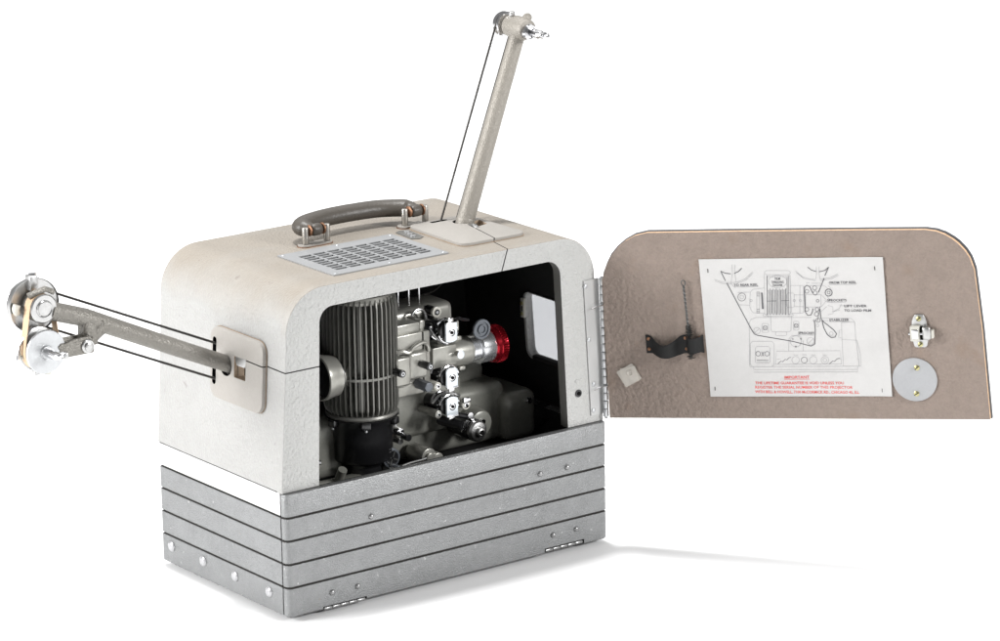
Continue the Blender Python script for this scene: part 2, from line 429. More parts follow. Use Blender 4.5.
# seams between the lift-off cover and the body
def slab(pts, th, m='seam'):
    mb = MB(); P = [Vector(p) for p in pts]; n = (P[1] - P[0]).cross(P[2] - P[0]).normalized() * th / 2
    k = len(P); V = [p + n for p in P] + [p - n for p in P]
    mb.add(V, [tuple(range(k)), tuple(range(2 * k - 1, k - 1, -1))] + [(i, (i + 1) % k, k + (i + 1) % k, k + i) for i in range(k)], m)
    return mb
def seamL(): return slab([(-0.01, 0.0, 0.2612), (0.058, 0.0, 0.2612), (0.058, 0.078, 0.2622), (-0.01, 0.078, 0.2622)], 0.0013)
def seamT(): return slab([(0.2800, -0.0005, 0.3100), (0.2945, -0.0005, 0.3520), (0.3160, 0.1010, 0.3520), (0.3015, 0.1010, 0.3100)], 0.0013)
cut(shell, [inner, win, gh, lslot, larm, lhole, tslot, tarm, thole, seamL(), seamT()])

fr = MB(); fr.prism(outline(0.0, H1 + 0.0004), FXZ.copy() @ Matrix.Diagonal((1, 1, -1, 1)), -(Y0 + 0.009), -Y0, 'frame', side='shell', bev=0.0008)
ff = fr.build('front_frame', case, 40, 'crinkled pale grey frame round the wide side opening')
op = MB()
def arcp(cx, cz, r, a0, a1, n=8): return [(cx + r * math.cos(math.radians(a0 + (a1 - a0) * k / n)), cz + r * math.sin(math.radians(a0 + (a1 - a0) * k / n))) for k in range(n + 1)]
poly = [(0.0455, H1 - 0.02)] + arcp(0.0525 + 0.0165, 0.3232 - 0.0165, 0.0165, 180, 90) + arcp(0.3635 - 0.0180, 0.3232 - 0.0180, 0.0180, 90, 0) + [(0.3725, H1 - 0.02)]
op.prism(poly, FXZ, -0.02, 0.05, 'jamb'); cut(ff, [op, seamL(), seamT()])
# back lining of the frame: dark return inside the opening
rt = MB()
A = arcp(0.0525 + 0.0165, 0.3232 - 0.0165, 0.0170, 180, 90); B = arcp(0.3635 - 0.018, 0.3232 - 0.018, 0.0185, 90, 0)
path = [(0.0462, H1 + 0.001)] + A + B + [(0.3718, H1 + 0.001)]
V = []
for x, z in path: V += [(x, Y0 + 0.0092, z), (x, Y0 + 0.013, z)]
out = []
for i, (x, z) in enumerate(path):
    a = Vector(path[max(i - 1, 0)]); c_ = Vector(path[min(i + 1, len(path) - 1)]); t_ = (c_ - a).normalized(); nn = Vector((-t_.y, t_.x)) * 0.0016
    out.append((x + nn.x, z + nn.y))
for x, z in out: V += [(x, Y0 + 0.0092, z), (x, Y0 + 0.013, z)]
k = len(path); Fq = []
for i in range(k - 1):
    Fq += [(2 * i, 2 * i + 1, 2 * i + 3, 2 * i + 2), (2 * k + 2 * i, 2 * k + 2 * i + 1, 2 * k + 2 * i + 3, 2 * k + 2 * i + 2), (2 * i, 2 * i + 2, 2 * k + 2 * i + 2, 2 * k + 2 * i), (2 * i + 1, 2 * i + 3, 2 * k + 2 * i + 3, 2 * k + 2 * i + 1)]
rt.add(V, Fq, 'jamb'); rt.build('opening_liner', case)
# peg hole in the frame and scratches stay in the paint; a small socket screw
s_ = MB(); s_.cyl((0.3857, Y0 + .001, 0.1702), (0.3857, Y0 - 0.0012, 0.1702), 0.0042, 'black', 20); s_.cyl((0.3857, Y0 - 0.0010, 0.1702), (0.3857, Y0 - 0.0020, 0.1702), 0.0022, 'hole', 12); s_.build('bumper_screw', ff)
s_ = MB(); dome(s_, (0.3835, Y0, 0.184), (0, -1, 0), 0.0022, 0.0010, 'frame', 14); s_.build('rivet', ff)
s_ = MB(); s_.box(0.0440, 0.0478, Y0 + .001, Y0 + .006, 0.2010, 0.2120, 'frame', bev=.0005); s_.build('catch_tab', ff)

# window trim and latch inside
wt = MB()
for rr, dpt in (((0.040, 0.1225, 0.1850, 0.2580), 0.0),):
    o_ = rrect(rr[0] - .0005, rr[1] + .0035, rr[2] - .0035, rr[3] + .0005, 0.011); i_ = rrect(rr[0] + .0002, rr[1] - .0002, rr[2] + .0002, rr[3] - .0002, 0.0088)
    FW = frame((XW - 0.0105, 0, 0), (0, 1, 0), (-T, 0, 1), (1, 0, 0)); k = len(o_)
    def P3(p, h): return (p[0], p[1] - 0.23, h)
    FW = frame((XW - 0.0105, 0, 0.23), (0, 1, 0), Vector((-T, 0, 1)).normalized(), (1, 0, 0))
    V = [P3(p, 0) for p in o_] + [P3(p, 0) for p in i_] + [P3(p, 0.003) for p in o_] + [P3(p, 0.003) for p in i_]
    Fq = []
    for i in range(k):
        j = (i + 1) % k
        Fq += [(i, j, k + j, k + i), (2 * k + i, 2 * k + j, 3 * k + j, 3 * k + i), (i, j, 2 * k + j, 2 * k + i), (k + i, k + j, 3 * k + j, 3 * k + i)]
    wt.add(V, Fq, 'frame', FW)
wto = wt.build('projection_window', case, label='pale-edged projection window in the far end wall')
s_ = MB(); s_.box(XW - 0.0165, XW - 0.0135, 0.1180, 0.1245, 0.229, 0.2510, 'cream', bev=0.0006)
for z in (0.2335, 0.2455): s_.cyl((XW - 0.0163, 0.1212, z), (XW - 0.0178, 0.1212, z), 0.0020, 'brass', 12)
s_.box(XW - 0.0170, XW - 0.0160, 0.1202, 0.1222, 0.2365, 0.2425, 'hole'); s_.build('latch_plate', wto)
s_ = MB(); s_.box(XW - 0.020, XW - 0.012, 0.045, 0.100, 0.1865, 0.1920, 'rubber', bev=0.002); s_.build('window_slide', wto)
s_ = MB(); s_.box(XW - 0.0030, XW - 0.0015, 0.0385, 0.1240, 0.1835, 0.2595, 'pane'); s_.build('window_pane', wto)

# black compartment lining: floor, back and a bulge
ln = MB(); ln.box(0.021, W - 0.021, 0.030, D - 0.021, 0.0985, 0.1000, 'inside'); ln.build('floor_lining', case)

# ---- hinge leaf and barrel on the far edge
hx0, hz0, hz1 = 0.4020, 0.1415, 0.2945
hg = MB()
def hx(z): return -T * (z - 0.1415)
lf = [(0.4022, 0.1420), (0.4192, 0.1420), (0.4140, 0.2945), (0.3938, 0.2945)]
hg.prism(lf, FXZ.copy() @ Matrix.Diagonal((1, 1, -1, 1)), -Y0 - 0.001, -Y0 + 0.0014, 'leaf')
for z in (0.1475, 0.1770, 0.2280, 0.2885):
    dome(hg, (0.4055 + hx(z) + (0.0025 if z == 0.1770 else 0), Y0 - 0.0014, z), (0, -1, 0), 0.0026, 0.0014, 'alu', 16)
hgo = hg.build('hinge', case, label='riveted piano hinge joining the case edge and the open panel')
bb = MB(); n = 17
P0 = Vector((0.4195, 0.0005, 0.1390)); P1 = Vector((0.4147, 0.0, 0.2965))
for k in range(n):
    a = P0.lerp(P1, k / n); c_ = P0.lerp(P1, (k + 0.93) / n)
    bb.cyl(a, c_, 0.0030, 'alu', 14, bev=0.0004)
bb.cyl(P0.lerp(P1, -0.01), P1, 0.0017, 'black', 10)
for fz in (0.22, 0.80):
    p = P0.lerp(P1, fz); bb.tube([p + Vector((-0.016, -0.0015, -0.0015)), p + Vector((-0.008, -0.0022, 0.0008)), p + Vector((0, -0.0040, 0.001)), p + Vector((0.006, -0.010, 0.001))], 0.0006, 'chrome', 6)
bb.build('hinge_barrel', hgo)

# ---- ventilation grille on top
gr = MB(); gr.prism(rrect(0.0880, 0.2350, 0.0300, 0.1365, 0.0015, 2), TF, 0.0001, 0.0014, 'grille')
gro = gr.build('vent_grille', case, label='flat pale grille with rows of short slots beside the handle')
gc = MB()
for i in range(7):
    for j in range(9):
        xa = 0.1025 + i * 0.0178; ya = 0.0455 + j * 0.0079 + (j // 3) * 0.0016
        gc.box(xa, xa + 0.0154, ya, ya + 0.0060, H - 0.004, H + 0.006, 'grille')
cut(gro, [gc])
sc = MB(); sc.box(0.1012, 0.2258, 0.0432, 0.1228, H - 0.0045, H - 0.0030, 'inside'); sc.build('slot_backing', gro)  # dark plate added under the slots to hide the lit interior
for x, y in ((0.0925, 0.0345), (0.2305, 0.0345), (0.0925, 0.1320), (0.2305, 0.1320), (0.1615, 0.0345), (0.1615, 0.1320)):
    s_ = MB(); dome(s_, (x, y, H + 0.0014), (0, 0, 1), 0.0017, 0.0007, 'alu', 12); s_.build('screw', gro)
# index plate with punched holes between grille and arm plate
ip = MB(); ip.prism([(0.2480, 0.1010), (0.2560, 0.1060), (0.2600, 0.1400), (0.2520, 0.1440), (0.2435, 0.1400), (0.2400, 0.1060)], TF, 0.0001, 0.0009, 'jamb')
for k in range(3): ip.cyl((0.2470 + k * .0028, 0.1130 + k * 0.0095, H + .0008), (0.2470 + k * .0028, 0.1130 + k * 0.0095, H + .0022), 0.0031, 'alu', 14)
ip.build('stud_plate', case)

# ---- arm plates
lp = MB(); lp.prism(rrect(-0.1395, -0.0395, 0.0100, 0.0865, 0.013), LF, 0.0002, 0.0052, 'plate', bev=0.0014)
lpo = lp.build('arm_plate', case, label='rounded square plate with belt slot on the end wall')
def slotc(poly, F, m): q = MB(); q.prism(poly, F, -0.01, 0.012, m); return q
cut(lpo, [slotc(rrect(-0.1345, -0.1275, 0.0240, 0.0750, 0.0034), LF, 'hole'), slotc(rrect(-0.1200, -0.0975, 0.0375, 0.0600, 0.011), LF, 'hole'), slotc(rrect(-0.0928, -0.0712, 0.0397, 0.0623, 0.0012, 2), LF, 'plate_edge'), seamL()])
s_ = MB(); s_.lathe([(0.0105, -0.004), (0.0105, 0.0032), (0.0098, 0.0045)], LF @ Matrix.Translation((-0.0820, 0.0600, 0)), 'chrome_soft', 24)
cutb = s_.build('spring_tongue', lpo)
kc = MB(); kc.prism([(-0.2, -0.1), (0, -0.1), (0, 0.053), (-0.2, 0.053)], LF, -0.02, 0.02, 'chrome_soft'); cut(cutb, [kc])
edge = MB()
e_ = rrect(-0.1401, -0.0389, 0.0094, 0.0871, 0.0136); edge.prism(e_, LF, 0.00005, 0.0008, 'plate_edge'); eo = edge.build('plate_rim', lpo)
cut(eo, [slotc(rrect(-0.1345, -0.1275, 0.0240, 0.0750, 0.0034), LF, 'hole'), slotc(rrect(-0.1200, -0.0975, 0.0375, 0.0600, 0.011), LF, 'hole'), slotc(rrect(-0.0928, -0.0712, 0.0397, 0.0623, 0.0012, 2), LF, 'plate_edge')])

tp_poly = []
def round_poly(P, r, n=6):
    o = []; k = len(P)
    for i in range(k):
        a = Vector(P[i - 1]); b = Vector(P[i]); c_ = Vector(P[(i + 1) % k]); d1 = (a - b).normalized(); d2 = (c_ - b).normalized()
        p0 = b + d1 * r; p1 = b + d2 * r
        for j in range(n + 1):
            t = j / n; o.append(tuple((1 - t) ** 2 * p0 + 2 * t * (1 - t) * b + t * t * p1))
    return o
tpp = round_poly([(0.2610, 0.0410), (0.3465, 0.0400), (0.3430, 0.1480), (0.2640, 0.1500)], 0.014)
tp = MB(); tp.prism(tpp, TF, 0.0002, 0.0040, 'plate', bev=0.0013)
tpo = tp.build('arm_plate', case, label='rounded plate with belt slot set in the top')
cut(tpo, [slotc(rrect(0.2900, 0.3120, 0.1380, 0.1435, 0.0026), TF, 'hole'), slotc(rrect(0.3090, 0.3330, 0.1120, 0.1330, 0.010), TF, 'hole'), slotc([(0.3152, 0.0927), (0.3348, 0.0977), (0.3388, 0.1173), (0.3192, 0.1128)], TF, 'plate_edge'), seamT()])
s_ = MB(); s_.tube(spline([(0.3160, 0.0900, H + .0030), (0.3175, 0.0990, H + .0050), (0.3185, 0.1080, H + .0030)], 5), 0.0030, 'chrome_soft', 12, flat=.5); s_.build('spring_tongue', tpo)
er = MB(); cxy = Vector((0.304, 0.095)); er.prism([tuple(cxy + (Vector(q) - cxy) * 1.012) for q in tpp], TF, 0.00005, 0.0008, 'plate_edge'); ero = er.build('plate_rim', tpo)
cut(ero, [slotc(rrect(0.2900, 0.3120, 0.1380, 0.1435, 0.0026), TF, 'hole'), slotc(rrect(0.3090, 0.3330, 0.1120, 0.1330, 0.010), TF, 'hole'), slotc([(0.3152, 0.0927), (0.3348, 0.0977), (0.3388, 0.1173), (0.3192, 0.1128)], TF, 'plate_edge')])

# ---- handle
hp = spline([(0.1500, 0.1545, H + 0.0165), (0.1445, 0.1610, H + 0.0168), (0.1440, 0.1710, H + 0.0170), (0.1560, 0.1800, H + 0.0175), (0.1820, 0.1860, H + 0.0180), (0.2150, 0.1875, H + 0.0180), (0.2480, 0.1840, H + 0.0178), (0.2700, 0.1750, H + 0.0172), (0.2800, 0.1650, H + 0.0168), (0.2800, 0.1540, H + 0.0165)], 8)
hd = MB(); hd.tube(hp, 0.0095, 'leather', 20, rfn=lambda t: 0.0060 + 0.0054 * min(1, math.sin(PI * t) * 2.2) ** 1.2, flat=0.82)
ho = hd.build('handle', case, label='dark grey leather carrying handle folded back over the top')
st = MB(); st.tube([p + Vector((0, 0, -0.0078 * min(1, .55 + math.sin(PI * i / (len(hp) - 1)) * 1.2))) for i, p in enumerate(hp)], 0.0016, 'copper', 8, flat=.5); st.build('underside_edge', ho)
for xa, xb, xh in ((0.1365, 0.1640, 0.1500), (0.2660, 0.2930, 0.2800)):
    pl = MB(); pl.prism(rrect(xa - 0.0085, xb + 0.0050, 0.1470, 0.1620, 0.0070), TF, 0.0002, 0.0022, 'plate')
    pl.prism(rrect(xa - 0.0095, xb + 0.0060, 0.1460, 0.1630, 0.0080), TF, 0.0001, 0.0008, 'copper')
    po = pl.build('handle_plate', case)
    for x in (xa, xb):
        q = MB(); q.cyl((x, 0.1545, H + 0.0015), (x, 0.1545, H + 0.0205), 0.0036, 'steel', 20, bev=0.0008); q.build('post', po)
    q = MB(); q.cyl((xa, 0.1545, H + 0.0165), (xb, 0.1545, H + 0.0165), 0.0019, 'copper', 12)
    q.lathe([(0.0055, 0), (0.0066, 0.002), (0.0066, 0.010), (0.0055, 0.012)], axis_frame((xh - 0.006, 0.1545, H + 0.0165), (xh + 0.006, 0.1545, H + 0.0165)), 'leather', 20)
    for sx in (-1, 1): q.lathe([(0.0050, 0), (0.0062, 0.0006), (0.0062, 0.0018), (0.0050, 0.0024)], axis_frame((xh + sx * 0.0085 - .0012, 0.1545, H + 0.0165), (xh + sx * 0.0085 + .0012, 0.1545, H + 0.0165)), 'copper', 16)
    q.build('pivot', po)
